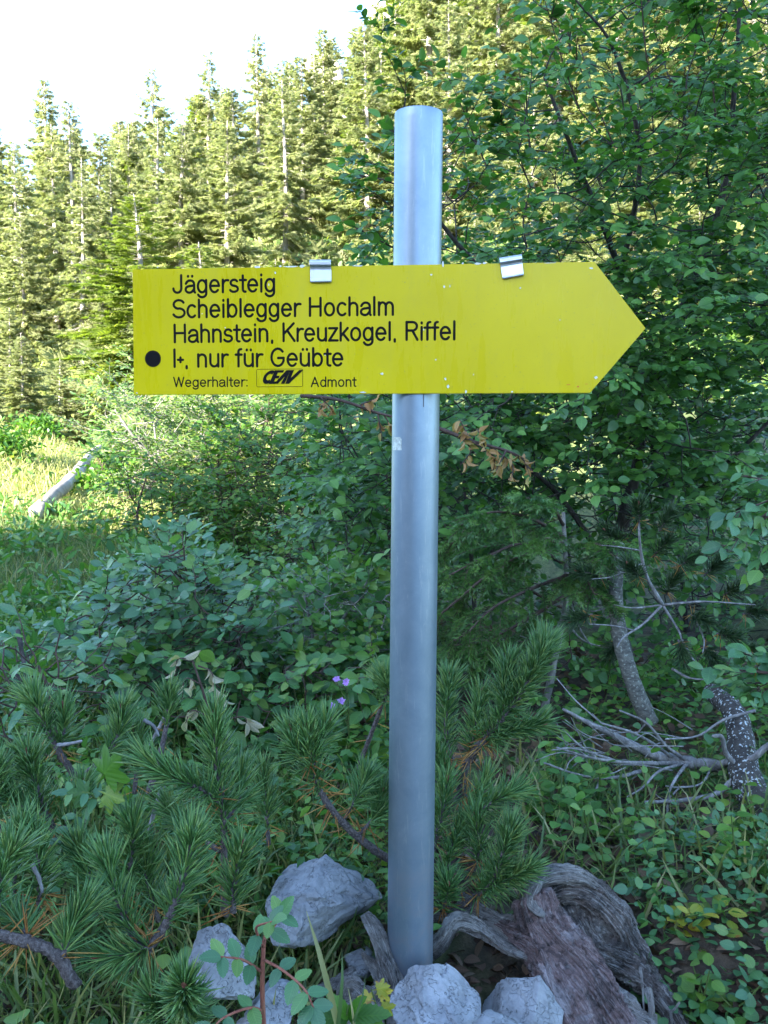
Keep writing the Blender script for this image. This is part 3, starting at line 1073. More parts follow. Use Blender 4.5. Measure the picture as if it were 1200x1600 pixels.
def enamel():
    m, nt, b, out = new_mat('yellow_enamel')
    geo = N(nt, 'ShaderNodeNewGeometry')
    mp = N(nt, 'ShaderNodeMapping'); mp.inputs['Scale'].default_value = (1, 1, .16)
    nt.links.new(geo.outputs['Position'], mp.inputs[0])
    n1 = noise_tex(nt, 5, 5, .6, geo.outputs['Position'])
    n2 = noise_tex(nt, 38, 6, .7, mp.outputs[0])
    n3 = noise_tex(nt, 300, 3, .6, geo.outputs['Position'])
    c = ramp(nt, n1.outputs['Fac'], [(.3, (.52, .405, .0012)), (.5, (.56, .44, .0015)), (.7, (.60, .475, .003))])
    mx = N(nt, 'ShaderNodeMix', data_type='RGBA')
    nt.links.new(ramp(nt, n2.outputs['Fac'], [(.56, (0, 0, 0)), (.75, (.16, .16, .16))]), mx.inputs[0])
    nt.links.new(c, mx.inputs[6]); mx.inputs[7].default_value = (.36, .32, .05, 1)
    m2 = N(nt, 'ShaderNodeMix', data_type='RGBA')
    nt.links.new(ramp(nt, n3.outputs['Fac'], [(.66, (0, 0, 0)), (.70, (.5, .5, .5))]), m2.inputs[0])
    nt.links.new(mx.outputs[2], m2.inputs[6]); m2.inputs[7].default_value = (.3, .26, .08, 1)
    nt.links.new(m2.outputs[2], b.inputs['Base Color'])
    rr = ramp(nt, n2.outputs['Fac'], [(.35, (.22, .22, .22)), (.7, (.42, .42, .42))])
    nt.links.new(rr, b.inputs['Roughness'])
    b.inputs['Specular IOR Level'].default_value = .35
    bump(nt, b, n1.outputs['Fac'], .08, .01)
    return m


M['yellow'] = enamel()
M['black'] = simple('black_engraving', (.009, .008, .008), .9, 0, .12)
M['alu'] = simple('brushed_aluminium', (.62, .63, .65), .32, .9, .5, .08, 60)
M['alu_bare'] = simple('bare_board_metal', (.62, .62, .60), .5, .3, .4, .1, 200)
M['sticker'] = simple('worn_sticker', (.45, .50, .46), .5, 0, .4, .5, 160)
M['red'] = simple('faint_red_print', (.55, .10, .02), .4)

base_p = at(640.5, 1512, 1.45)
top_p = at(654.5, 178, 1.45)
axis = top_p - base_p
signpost = thing('signpost', 'grey galvanised steel post carrying the yellow arrow sign', 'signpost', base_p)


def post():
    a = Acc()
    Rr = .0368
    k = 64
    ax = unit(axis)
    u = unit(np.cross(ax, [0, 1, 0])); v = np.cross(ax, u)
    th = np.arange(k) * 2 * math.pi / k
    ringd = np.cos(th)[:, None] * u + np.sin(th)[:, None] * v
    rings = []
    p0 = base_p - ax * .15
    Lz = np.linalg.norm(top_p - p0)
    prof = [(0, Rr)] + [(Lz * t, Rr) for t in np.linspace(.05, .99, 12)] + [(Lz - .0015, Rr), (Lz - .0004, Rr - .0004), (Lz, Rr - .0012), (Lz, Rr - .0032), (Lz - .02, Rr - .0034), (Lz - .3, Rr - .0034)]
    V = np.vstack([p0 + ax * z + ringd * r for z, r in prof])
    n = len(prof)
    i = np.arange(n - 1)[:, None] * k; j = np.arange(k)[None]
    q = np.stack([i + j, i + (j + 1) % k, i + k + (j + 1) % k, i + k + j], -1).reshape(-1, 4)
    a.add(V - base_p, q)
    me = a.mesh('post', M['steel'], True)
    o = bpy.data.objects.new('post', me)
    COL.objects.link(o)
    o.parent = signpost
    return o


post()

# board plane: right end nearer to the camera
YAW = math.radians(-5.6)
Bo = at(654, 515, 1.45) + np.array([0, -.0405, 0])
bu = np.array([math.cos(YAW), math.sin(YAW), 0])
bn = np.array([math.sin(YAW), -math.cos(YAW), 0])      # towards the camera
bv = np.array([0, 0, 1.0])


def B2(px, py):
    d = ray(px, py)
    t = ((Bo - EYE) @ bn) / (d @ bn)
    p = EYE + d * t - Bo
    return p @ bu, p @ bv


def B3(u, v, w=0.0):
    return Bo + bu * u + bv * v + bn * w


corners = [B2(207, 421), B2(209, 617), B2(922, 614), B2(1009, 513), B2(929, 409)]


def board():
    bm = bmesh.new()
    vs = [bm.verts.new(B3(u, v, 0)) for u, v in corners]
    f = bm.faces.new(vs)
    r = bmesh.ops.extrude_face_region(bm, geom=[f])
    ev = [g for g in r['geom'] if isinstance(g, bmesh.types.BMVert)]
    for v in ev:
        v.co -= Vector(bn * .0035)
    bmesh.ops.recalc_face_normals(bm, faces=bm.faces)
    bmesh.ops.bevel(bm, geom=list(bm.edges), offset=.0007, segments=2, affect='EDGES')
    me = bpy.data.meshes.new('sign_board')
    bm.to_mesh(me); bm.free()
    me.materials.append(M['yellow'])
    o = link('sign_board', me, signpost)
    o['label'] = 'yellow arrow shaped trail board with black engraved writing pointing right'
    return o


BOARD = board()

# --- engraved stroke lettering
def arc(cx, cy, rx, ry, a0, a1, n=10):
    t = np.radians(np.linspace(a0, a1, n))
    return [(cx + rx * math.cos(x), cy + ry * math.sin(x)) for x in t]


X = .70    # x height (cap height = 1)


def bowl(cx, w=.24, h=X / 2):
    return arc(cx, h, w, h, 0, 360, 22)


GL = {
    'J': (.62, [[(.46, 1), (.46, .26)] + arc(.26, .24, .20, .24, 0, -180, 9)[0:] ]),
    'S': (.70, [arc(.34, .75, .26, .25, 25, 180, 8) + arc(.34, .75, .26, .25, 180, 262, 5)[1:] + arc(.34, .26, .29, .26, 82, -158, 12)]),
    'H': (.76, [[(.1, 0), (.1, 1)], [(.62, 0), (.62, 1)], [(.1, .52), (.62, .52)]]),
    'K': (.70, [[(.1, 0), (.1, 1)], [(.60, 1), (.12, .42)], [(.28, .60), (.64, 0)]]),
    'R': (.72, [[(.1, 0), (.1, 1), (.38, 1)] + arc(.38, .76, .22, .24, 90, -90, 9) + [(.1, .52)], [(.38, .52), (.62, 0)]]),
    'I': (.26, [[(.12, 0), (.12, 1)]]),
    'G': (.78, [arc(.38, .5, .31, .5, 42, 180, 9) + arc(.38, .5, .31, .5, 180, 318, 9)[1:] + [(.66, .30), (.66, .46), (.40, .46)]]),
    'W': (.96, [[(.04, 1), (.25, 0), (.46, 1), (.67, 0), (.88, 1)]]),
    'A': (.72, [[(.04, 0), (.33, 1), (.62, 0)], [(.13, .33), (.53, .33)]]),
    'a': (.60, [[(.08, X * .74)] + arc(.29, X * .70, .20, X * .30, 150, 0, 8) + [(.49, .06), (.53, 0)], [(.49, X * .58), (.30, X * .54)] + arc(.25, X * .26, .19, X * .27, 95, 330, 10) + [(.49, X * .30)]]),
    'e': (.62, [[(.08, X * .52), (.52, X * .52)] + arc(.30, X / 2, .22, X / 2, 4, 318, 18)]),
    'g': (.62, [arc(.29, X / 2, .21, X / 2, 0, 360, 20), [(.50, X), (.50, -.06)] + arc(.29, -.06, .21, .22, 0, -160, 9)]),
    'b': (.62, [[(.1, 0), (.1, 1)], arc(.31, X / 2, .21, X / 2, 0, 360, 20)]),
    'd': (.62, [[(.52, 0), (.52, 1)], arc(.31, X / 2, .21, X / 2, 0, 360, 20)]),
    'o': (.62, [bowl(.30, .22)]),
    'c': (.56, [arc(.30, X / 2, .22, X / 2, 48, 312, 16)]),
    'h': (.60, [[(.1, 0), (.1, 1)], [(.1, X * .6)] + arc(.29, X * .66, .19, X * .34, 160, 0, 9) + [(.48, 0)]]),
    'n': (.60, [[(.1, 0), (.1, X)], [(.1, X * .6)] + arc(.29, X * .66, .19, X * .34, 160, 0, 9) + [(.48, 0)]]),
    'm': (.90, [[(.1, 0), (.1, X)], [(.1, X * .6)] + arc(.27, X * .66, .16, X * .34, 160, 0, 8) + [(.43, 0)], [(.43, X * .6)] + arc(.60, X * .66, .17, X * .34, 160, 0, 8) + [(.77, 0)]]),
    'r': (.40, [[(.1, 0), (.1, X)], [(.1, X * .55)] + arc(.30, X * .60, .19, X * .38, 160, 70, 6)]),
    's': (.53, [arc(.26, X * .74, .17, X * .26, 30, 180, 7) + arc(.26, X * .74, .17, X * .24, 180, 265, 4)[1:] + arc(.25, X * .25, .20, X * .25, 80, -155, 10)]),
    't': (.36, [[(.17, .92), (.17, .12)] + arc(.28, .12, .11, .12, 180, 280, 5), [(.03, X * .96), (.32, X * .96)]]),
    'i': (.24, [[(.11, 0), (.11, X)], [(.11, .93), (.11, .96)]]),
    'l': (.24, [[(.11, 0), (.11, 1)]]),
    'u': (.60, [[(.1, X), (.1, X * .34)] + arc(.29, X * .34, .19, X * .34, 180, 340, 8), [(.49, X), (.49, 0)]]),
    'f': (.36, [[(.15, 0), (.15, .82)] + arc(.27, .84, .12, .15, 180, 85, 5), [(.02, X * .96), (.30, X * .96)]]),
    'z': (.52, [[(.06, X), (.44, X), (.05, 0), (.46, 0)]]),
    'k': (.54, [[(.1, 0), (.1, 1)], [(.44, X), (.12, X * .38)], [(.22, X * .54), (.48, 0)]]),
    'x': (.5, []), ',': (.26, [[(.12, .02), (.12, -.09)]]), '.': (.26, [[(.12, .0), (.12, .03)]]), ':': (.24, [[(.12, .04), (.12, .06)], [(.12, X * .9), (.12, X * .93)]]),
    '+': (.34, [[(.03, .40), (.28, .40)], [(.155, .27), (.155, .53)]]),
    ' ': (.34, []),
}
GL['ä'] = (GL['a'][0], GL['a'][1] + [[(.19, .93), (.19, .95)], [(.40, .93), (.40, .95)]])
GL['ü'] = (GL['u'][0], GL['u'][1] + [[(.20, .93), (.20, .95)], [(.40, .93), (.40, .95)]])


def stroke(acc, pts, r, sink=.35):
    P = [np.array(p, float) for p in pts]
    cut = [0]
    for i in range(1, len(P) - 1):
        a_, b_ = unit(P[i] - P[i - 1]), unit(P[i + 1] - P[i])
        if a_ @ b_ < .62:
            cut.append(i)
    cut.append(len(P) - 1)
    for i, j in zip(cut[:-1], cut[1:]):
        stroke1(acc, P[i:j + 1], r)


def stroke1(acc, pts, r):
    """a round-ended engraved stroke: a flattened rounded bead on the board"""
    P = [np.array(p, float) for p in pts]
    dense = [P[0]]
    for a_, b_ in zip(P[:-1], P[1:]):
        if np.linalg.norm(b_ - a_) > 1e-7:
            dense.append(b_)
    P = np.array(dense)
    if len(P) < 2:
        return
    T = unit(np.gradient(P, axis=0))
    # round ends
    hd = [(-.98, .18), (-.8, .6), (-.45, .89)]
    Q = [P[0] + T[0] * r * h for h, _ in hd] + list(P) + [P[-1] - T[-1] * r * h for h, _ in hd[::-1]]
    TT = [T[0]] * 3 + list(T) + [T[-1]] * 3
    RR = [r * w for _, w in hd] + [r] * len(P) + [r * w for _, w in hd[::-1]]
    V = []
    for q, t_, rr in zip(Q, TT, RR):
        nn = np.array([-t_[1], t_[0]])
        for s_, h_ in ((-1, -.3), (-.8, .45), (0, .7), (.8, .45), (1, -.3)):
            w = q + nn * rr * s_
            V.append(B3(w[0], w[1], .00045 * h_ * (rr / r)))
    n = len(Q)
    i = np.arange(n - 1)[:, None] * 5
    j = np.arange(4)[None]
    q4 = np.stack([i + j, i + j + 1, i + 6 + j, i + 5 + j], -1).reshape(-1, 4)
    acc.add(np.array(V), q4)


def text_line(s, x0, base0, x1, base1, cap, sw, label):
    u0, v0 = B2(x0, base0)
    u1, v1 = B2(x1, base1)
    adv = sum(GL[c][0] for c in s)
    k = (u1 - u0) / (adv - .12)
    acc = Acc()
    x = 0
    for ch in s:
        w, st = GL[ch]
        for pl in st:
            pp = []
            for (a_, b_) in pl:
                uu = u0 + (x + a_ - .06) * k
                f = (uu - u0) / (u1 - u0)
                pp.append((uu, v0 + (v1 - v0) * f + b_ * cap))
            stroke(acc, pp, sw / 2)
        x += w
    o = acc.build('lettering', M['black'], BOARD, False)
    o['label'] = label
    return o


px1 = .001   # about one photograph pixel on the board
text_line('Jägersteig', 271, 457.5, 430, 455, .0262, .0042, 'top line reading Jägersteig')
text_line('Scheiblegger Hochalm', 271, 496, 616, 491.5, .0262, .0042, 'line reading Scheiblegger Hochalm')
text_line('Hahnstein, Kreuzkogel, Riffel', 272, 534.5, 712, 530, .0262, .0042, 'line reading Hahnstein, Kreuzkogel, Riffel')
text_line('I+, nur für Geübte', 271, 573, 536, 571, .0262, .0042, 'line reading I+, nur für Geübte')
text_line('Wegerhalter:', 272, 604, 387, 603.5, .0140, .0023, 'small line reading Wegerhalter')
text_line('Admont', 487, 604, 556, 603.5, .0140, .0023, 'small word Admont')


def flat_part(name, polys, mat, h, label=None, parent=None):
    """raised flat print: polygons in board coordinates"""
    bm = bmesh.new()
    for poly in polys:
        vs = [bm.verts.new(B3(u, v, h)) for u, v in poly]
        f = bm.faces.new(vs)
        r = bmesh.ops.extrude_face_region(bm, geom=[f])
        for g_ in r['geom']:
            if isinstance(g_, bmesh.types.BMVert):
                g_.co -= Vector(bn * (h + .0002))
    bmesh.ops.recalc_face_normals(bm, faces=bm.faces)
    me = bpy.data.meshes.new(name)
    bm.to_mesh(me); bm.free()
    me.materials.append(mat)
    o = link(name, me, parent or BOARD)
    if label:
        o['label'] = label
    return o


cu, cv = B2(239, 560.5)
flat_part('dot', [[(cu + .0128 * math.cos(a), cv + .0128 * math.sin(a)) for a in np.linspace(0, 6.283, 33)[:-1]]], M['black'], .0004, 'round black difficulty dot')

# emblem: framed slanted letters
fr = Acc()
a_, b_, c_, d_ = B2(401, 577), B2(473, 576.5), B2(473, 604), B2(401, 604.5)
rr = [a_, b_, c_, d_]


def rounded(rr, r=.0018):
    out = []
    n = len(rr)
    for i in range(n):
        p, q, s_ = np.array(rr[i - 1]), np.array(rr[i]), np.array(rr[(i + 1) % n])
        out += [tuple(q + unit(p - q) * r), tuple(q + unit(p - q) * r * .3 + unit(s_ - q) * r * .3), tuple(q + unit(s_ - q) * r)]
    return out


ro = rounded(rr)
stroke(fr, ro + [ro[0]], .0004)
o_ = fr.build('emblem_frame', M['black'], BOARD)


def LG(pts):
    """emblem letters given in a 0..100 x 0..36 box, slanted"""
    u0, v0 = B2(407, 600.5)
    k = .00062
    return [(u0 + (x + y * .45) * k, v0 + y * k * .98) for x, y in pts]


def ringpoly(cx, cy, rx, ry, ix, iy, a0=0, a1=360, n=24):
    o1 = [(cx + rx * math.cos(math.radians(t)), cy + ry * math.sin(math.radians(t))) for t in np.linspace(a0, a1, n)]
    i1 = [(cx + ix * math.cos(math.radians(t)), cy + iy * math.sin(math.radians(t))) for t in np.linspace(a1, a0, n)]
    return o1 + i1


flat_part('emblem', [LG(ringpoly(14, 18, 14, 17, 6.5, 8, 50, 310)),
                     LG([(21, 35), (44, 35), (44, 29), (31, 29), (31, 21.5), (39, 21.5), (39, 14.5), (31, 14.5), (31, 7), (41, 7), (41, 1), (21, 1)]),
                     LG([(33.5, 1), (50, 35), (60, 35), (60, 1), (51, 1), (51, 7), (53, 20), (43, 1)]),
                     LG([(60, 35), (69, 35), (69, 15), (82, 35), (92, 35), (71, 1), (62, 1)])], M['black'], .0005, 'slanted black club emblem in a thin frame')

# chipped enamel along the edges and small marks
def chip(px, py, w, h, seed):
    g = np.random.default_rng(seed)
    u, v = B2(px, py)
    n = 9
    return [(u + w / 2 * math.cos(t) * g.uniform(.55, 1.1), v + h / 2 * math.sin(t) * g.uniform(.5, 1.1)) for t in np.linspace(0, 2 * math.pi, n, endpoint=False)]


chips = [(455, 416.5, .028, .0022), (402, 417, .009, .004), (472, 415.5, .010, .005), (438, 416, .006, .003), (692, 413, .003, .010), (723, 411.5, .004, .004), (746, 412, .012, .003),
         (757, 411, .006, .003), (597, 584, .006, .004), (696, 592, .004, .006), (700, 604, .004, .007), (728, 612, .003, .006), (674, 429, .004, .003), (430, 426, .003, .004),
         (694, 448, .003, .005), (703, 447, .002, .005), (813, 450, .003, .003), (924, 419, .007, .003), (931, 590, .006, .005), (420, 445, .002, .004), (567, 613, .012, .003),
         (681, 562, .003, .003), (740, 585, .002, .003), (214, 614, .003, .003), (800, 612, .004, .003), (508, 555, .002, .002), (316, 490, .003, .002), (662, 515, .003, .003), (352, 512, .002, .003), (875, 500, .002, .002), (246, 417.5, .004, .002), (560, 415.5, .02, .0015), (860, 411, .02, .0012)]
for i, c in enumerate(chips):
    flat_part('paint_chip', [chip(*c, i + 3)], M['alu_bare'], .00025)
g = np.random.default_rng(9)
flat_part('faint_mark', [chip(903, 604, .004, .003, 2), chip(888, 601, .006, .0015, 4), chip(916, 600, .007, .001, 8)], M['red'], .0002)


def clip(p_tl, p_tr, p_br, p_bl, lean):
    """folded metal clip hooked over the upper edge: face strip with rolled top"""
    q = [np.array(B2(*p)) for p in (p_tl, p_tr, p_br, p_bl)]
    prof = [(1.0, -.008), (1.02, -.003), (1.02, .003), (.93, .0052), (.80, .0052), (.70, .0022), (.58, .0016), (.05, .0024), (0.0, .0038), (-.03, .0030), (.05, .0012), (.55, .0004)]
    V = []
    for t, w in prof:
        l = q[3] + (q[0] - q[3]) * t
        r = q[2] + (q[1] - q[2]) * t
        V += [B3(l[0], l[1], w), B3(r[0], r[1], w)]
    n = len(prof)
    F = [(2 * i, 2 * i + 1, 2 * i + 3, 2 * i + 2) for i in range(n - 1)]
    me = bpy.data.meshes.new('clip')
    me.from_pydata([tuple(v) for v in V], [], F)
    me.materials.append(M['alu'])
    o = link('clip', me, signpost)
    md = o.modifiers.new('solid', 'SOLIDIFY')
    md.thickness = .0009
    md = o.modifiers.new('bev', 'BEVEL')
    md.width = .0005
    md.segments = 2
    return o


clip((484.5, 408), (517.5, 408), (518, 440), (485.5, 440.5), 0)
clip((780, 405), (815, 399.5), (818, 429.5), (785, 435.5), 0)

# small worn sticker on the post and a welded seam line
def on_post(px, py):
    d = ray(px, py)
    ax = unit(axis)
    w0 = EYE - base_p
    dp = d - (d @ ax) * ax
    wp = w0 - (w0 @ ax) * ax
    A, Bq, Cq = dp @ dp, 2 * dp @ wp, wp @ wp - .0371 ** 2
    disc = max(0, Bq * Bq - 4 * A * Cq)
    return EYE + d * ((-Bq - math.sqrt(disc)) / (2 * A))


def post_patch(pts, mat, name, label):
    gx = [[on_post(px, py) for px, py in row] for row in pts]
    V = [tuple(p) for r_ in gx for p in r_]
    c = len(pts[0])
    F = [(i * c + j, i * c + j + 1, (i + 1) * c + j + 1, (i + 1) * c + j) for i in range(len(pts) - 1) for j in range(c - 1)]
    me = bpy.data.meshes.new(name)
    me.from_pydata(V, [], F)
    me.materials.append(mat)
    o = link(name, me, signpost)
    o['label'] = label
    md = o.modifiers.new('solid', 'SOLIDIFY')
    md.thickness = .0002
    return o


post_patch([[(614.5 + 2.6 * j * (1 if i else .7) + (1.6 if i == 0 else 0), 683 + 3.4 * i) for j in range(6)] for i in range(7)], M['sticker'], 'sticker', 'small worn pale sticker below the board')
post_patch([[(661.2 + .6 * j, 600 + 9 * i) for j in range(3)] for i in range(5)], simple('dark_slot', (.05, .05, .055), .5), 'slot', 'short dark seam under the board')

# ------------------------------------------------------------------ weathered wood (stump, roots)
def wood_mat(name, pale, mid, dark, red=None):
    m, nt, b, out = new_mat(name)
    uv = N(nt, 'ShaderNodeUVMap')
    mp = N(nt, 'ShaderNodeMapping')
    mp.inputs['Scale'].default_value = (6, 1.1, 1)
    nt.links.new(uv.outputs[0], mp.inputs[0])
    n1 = noise_tex(nt, 9, 8, .7, mp.outputs[0], .6)
    geo = N(nt, 'ShaderNodeNewGeometry')
    n2 = noise_tex(nt, 16, 5, .65, geo.outputs['Position'], .3)
    n3 = noise_tex(nt, 90, 5, .7, geo.outputs['Position'])
    c = ramp(nt, n1.outputs['Fac'], [(.40, dark), (.455, mid), (.52, mid), (.56, pale)])
    c2 = ramp(nt, n2.outputs['Fac'], [(.41, dark), (.46, red or mid), (.54, red or mid), (.60, pale)])
    mx = N(nt, 'ShaderNodeMix', data_type='RGBA')
    mx.inputs[0].default_value = .5
    nt.links.new(c, mx.inputs[6]); nt.links.new(c2, mx.inputs[7])
    m2 = N(nt, 'ShaderNodeMix', data_type='RGBA', blend_type='MULTIPLY')
    m2.inputs[0].default_value = .8
    nt.links.new(mx.outputs[2], m2.inputs[6])
    nt.links.new(ramp(nt, n3.outputs['Fac'], [(.34, (.25, .25, .25)), (.48, (1, 1, 1))]), m2.inputs[7])
    nt.links.new(m2.outputs[2], b.inputs['Base Color'])
    b.inputs['Roughness'].default_value = .72
    b.inputs['Specular IOR Level'].default_value = .35
    s1 = N(nt, 'ShaderNodeMath', operation='MULTIPLY_ADD')
    s1.inputs[1].default_value = 2.0
    nt.links.new(n1.outputs['Fac'], s1.inputs[0]); nt.links.new(n3.outputs['Fac'], s1.inputs[2])
    bump(nt, b, s1.outputs[0], 1.0, .012)
    return m


M['wood_grey'] = wood_mat('weathered_grey_wood', (.66, .64, .60), (.32, .29, .265), (.035, .03, .027))
M['wood_dark'] = wood_mat('dark_weathered_bark', (.50, .48, .46), (.13, .11, .10), (.012, .010, .009), (.21, .17, .15))
M['wood_red'] = wood_mat('reddish_weathered_bark', (.44, .38, .38), (.20, .145, .14), (.035, .025, .022), (.27, .17, .155))


def wood_lump(name, limbs, mat, parent=None, voxel=.004, furrow=.006, freq=(11, 3.0), label=None):
    """limbs: list of (points, radii); fused into one mass, then furrowed along the grain"""
    acc = Acc()
    paths, rads = [], []
    for li_, (P, R) in enumerate(list(limbs)):
        if len(P) > 2 and max(R) > .011:
            C0 = curve(P, 10)
            R0 = np.interp(np.linspace(0, 1, len(C0)), np.linspace(0, 1, len(R)), R)
            T0 = unit(np.gradient(C0, axis=0))
            a0 = unit(np.cross(T0, np.array([.2, -1, .3]))); b0 = np.cross(T0, a0)
            ph0 = rng.uniform(0, 6)
            for k0 in range(6):
                th0 = ph0 + k0 * 1.047 + np.linspace(0, 1.1, len(C0)) + .35 * np.sin(np.linspace(0, 7, len(C0)) + k0 * 2)
                off0 = (a0 * np.cos(th0)[:, None] + b0 * np.sin(th0)[:, None]) * (R0 * (.74 + .16 * math.sin(k0 * 2.3)))[:, None]
                tube(acc, C0 + off0, R0 * rng.uniform(.26, .40), 10, .5, True, 0)
    for P, R in limbs:
        C = curve(P, 10)
        Rr = np.interp(np.linspace(0, 1, len(C)), np.linspace(0, 1, len(R)), R)
        tube(acc, C, Rr * .84, 20, .5, True, 0)
        paths.append(C); rads.append(Rr)
    me = acc.mesh('tmp', mat)
    o = bpy.data.objects.new('tmp', me)
    COL.objects.link(o)
    md = o.modifiers.new('r', 'REMESH')
    md.mode = 'VOXEL'
    md.voxel_size = voxel
    md = o.modifiers.new('s', 'SMOOTH')
    md.iterations = 1
    dg = bpy.context.evaluated_depsgraph_get()
    dg.update()
    ev = o.evaluated_get(dg)
    m2 = bpy.data.meshes.new_from_object(ev)
    bpy.data.objects.remove(o)
    m2.name = name
    nv = len(m2.vertices)
    co = np.empty(nv * 3); m2.vertices.foreach_get('co', co); co = co.reshape(-1, 3)
    no = np.empty(nv * 3); m2.vertices.foreach_get('normal', no); no = no.reshape(-1, 3)
    best = np.full(nv, 1e9); U_ = np.zeros(nv); V_ = np.zeros(nv)
    for li, (C, Rr) in enumerate(zip(paths, rads)):
        T = unit(np.gradient(C, axis=0))
        L = np.concatenate([[0], np.cumsum(np.linalg.norm(np.diff(C, axis=0), axis=1))])
        dd = np.linalg.norm(co[:, None] - C[None], axis=2)
        j = dd.argmin(1)
        s_ = dd[np.arange(nv), j] / Rr[j]
        rel = co - C[j]
        ref = np.array([.3, -1, .2])
        a_ = unit(np.cross(T[j], ref)); b_ = np.cross(T[j], a_)
        th = np.arctan2((rel * b_).sum(1), (rel * a_).sum(1))
        al = L[j] + (rel * T[j]).sum(1)
        upd = s_ < best
        best[upd] = s_[upd]; U_[upd] = th[upd] / 6.283 * 1.0 + li * 3.7; V_[upd] = al[upd] * 3 + li
    disp = np.empty(nv)
    f1, f2 = freq
    for i in range(nv):
        a1 = U_[i] * 6.283
        q = Vector((math.cos(a1) * f1 * .28, math.sin(a1) * f1 * .28, V_[i] * f2 * .35 + 3.1 * int(U_[i] / 3.7)))
        w = mnoise.noise(q * 1.0)
        w2 = mnoise.noise(q * 2.7)
        p3 = Vector(co[i] * 26)
        disp[i] = -abs(w) * 1.6 + .3 - abs(w2) * .9 + mnoise.fractal(p3, 1.0, 2.0, 4) * .55
    co = co + no * (disp * furrow)[:, None]
    m2.vertices.foreach_set('co', co.ravel())
    uvl = m2.uv_layers.new(name='UVMap')
    lp = np.empty(len(m2.loops), np.int32); m2.loops.foreach_get('vertex_index', lp)
    uvl.data.foreach_set('uv', np.stack([U_, V_], 1)[lp].astype(np.float32).ravel())
    m2.materials.clear(); m2.materials.append(mat)
    m2.polygons.foreach_set('use_smooth', np.ones(len(m2.polygons), bool))
    m2.update()
    ob = link(name, m2, parent)
    if label:
        ob['label'] = label
    return ob


stump = thing('tree_stump', 'gnarled weathered stump with arching roots right of the steel post', 'tree stump', at(880, 1590, 1.5))
A_ = at
wood_lump('root', [
    ([A_(832, 1400, 1.52), A_(850, 1440, 1.50), A_(905, 1500, 1.46), A_(945, 1560, 1.42), A_(1010, 1660, 1.36)], [.033, .035, .033, .033, .038]),
    ([A_(775, 1440, 1.56), A_(825, 1475, 1.50), A_(870, 1540, 1.43), A_(925, 1640, 1.36)], [.015, .026, .034, .04]),
    ([A_(1010, 1665, 1.36), A_(960, 1600, 1.4)], [.04, .03])], M['wood_red'], stump, .0045, .009, (12, 3.2), 'reddish brown bark covered root running down to the front')
wood_lump('root', [
    ([A_(838, 1395, 1.56), A_(875, 1380, 1.56), A_(920, 1392, 1.56), A_(965, 1440, 1.56), A_(998, 1510, 1.55), A_(1050, 1590, 1.52), A_(1110, 1680, 1.48)], [.022, .027, .029, .029, .026, .024, .024]),
    ([A_(905, 1440, 1.545), A_(930, 1480, 1.53), A_(985, 1510, 1.52), A_(1040, 1570, 1.48), A_(1085, 1650, 1.45)], [.018, .021, .022, .021, .021]),
    ([A_(890, 1410, 1.57), A_(915, 1440, 1.56), A_(925, 1480, 1.55)], [.024, .026, .016])], M['wood_dark'], stump, .0045, .010, (13, 3.2), 'dark arching root bending down to the right')
wood_lump('root', [
    ([A_(838, 1378, 1.545), A_(868, 1367, 1.545), A_(905, 1372, 1.55), A_(945, 1395, 1.56)], [.012, .017, .014, .006]),
    ([A_(838, 1380, 1.53), A_(828, 1410, 1.50), A_(850, 1430, 1.47)], [.012, .014, .005])], M['wood_grey'], stump, .003, .003, (9, 3), 'bleached smooth crest on top of the stump')
wood_lump('root', [
    ([A_(655, 1500, 1.55), A_(690, 1470, 1.53), A_(712, 1440, 1.53), A_(750, 1452, 1.52), A_(790, 1480, 1.50), A_(835, 1500, 1.47)], [.018, .017, .018, .014, .010, .008]),
    ([A_(660, 1430, 1.60), A_(700, 1428, 1.58), A_(735, 1432, 1.56), A_(775, 1455, 1.54), A_(815, 1490, 1.50)], [.010, .014, .016, .014, .012]),
    ([A_(712, 1395, 1.60), A_(745, 1420, 1.57), A_(780, 1440, 1.55), A_(830, 1450, 1.53)], [.008, .012, .013, .016])], M['wood_grey'], stump, .003, .005, (9, 3), 'pale arched root beside the steel post')
wood_lump('root', [
    ([A_(905, 1500, 1.50), A_(945, 1535, 1.45), A_(985, 1568, 1.40), A_(1000, 1575, 1.39)], [.010, .014, .011, .004]),
    ([A_(970, 1570, 1.40), A_(1010, 1600, 1.38), A_(1030, 1640, 1.36)], [.012, .016, .02])], M['wood_grey'], stump, .003, .004, (9, 3), 'pale broken splinter between the two main roots')
for P, r0 in [([A_(1000, 1512, 1.44), A_(1004, 1540, 1.42), A_(1006, 1580, 1.40)], .0025), ([A_(1012, 1545, 1.42), A_(1018, 1575, 1.40), A_(1012, 1610, 1.39)], .007),
              ([A_(1030, 1560, 1.42), A_(1048, 1580, 1.40), A_(1062, 1566, 1.40)], .003), ([A_(1048, 1580, 1.40), A_(1050, 1600, 1.39)], .003), ([A_(1022, 1585, 1.40), A_(1026, 1615, 1.39)], .005)]:
    w = Acc(); limb(w, P, r0, r0 * .5, 7, 5, .1); w.build('splinter', M['wood_grey'], stump, True)

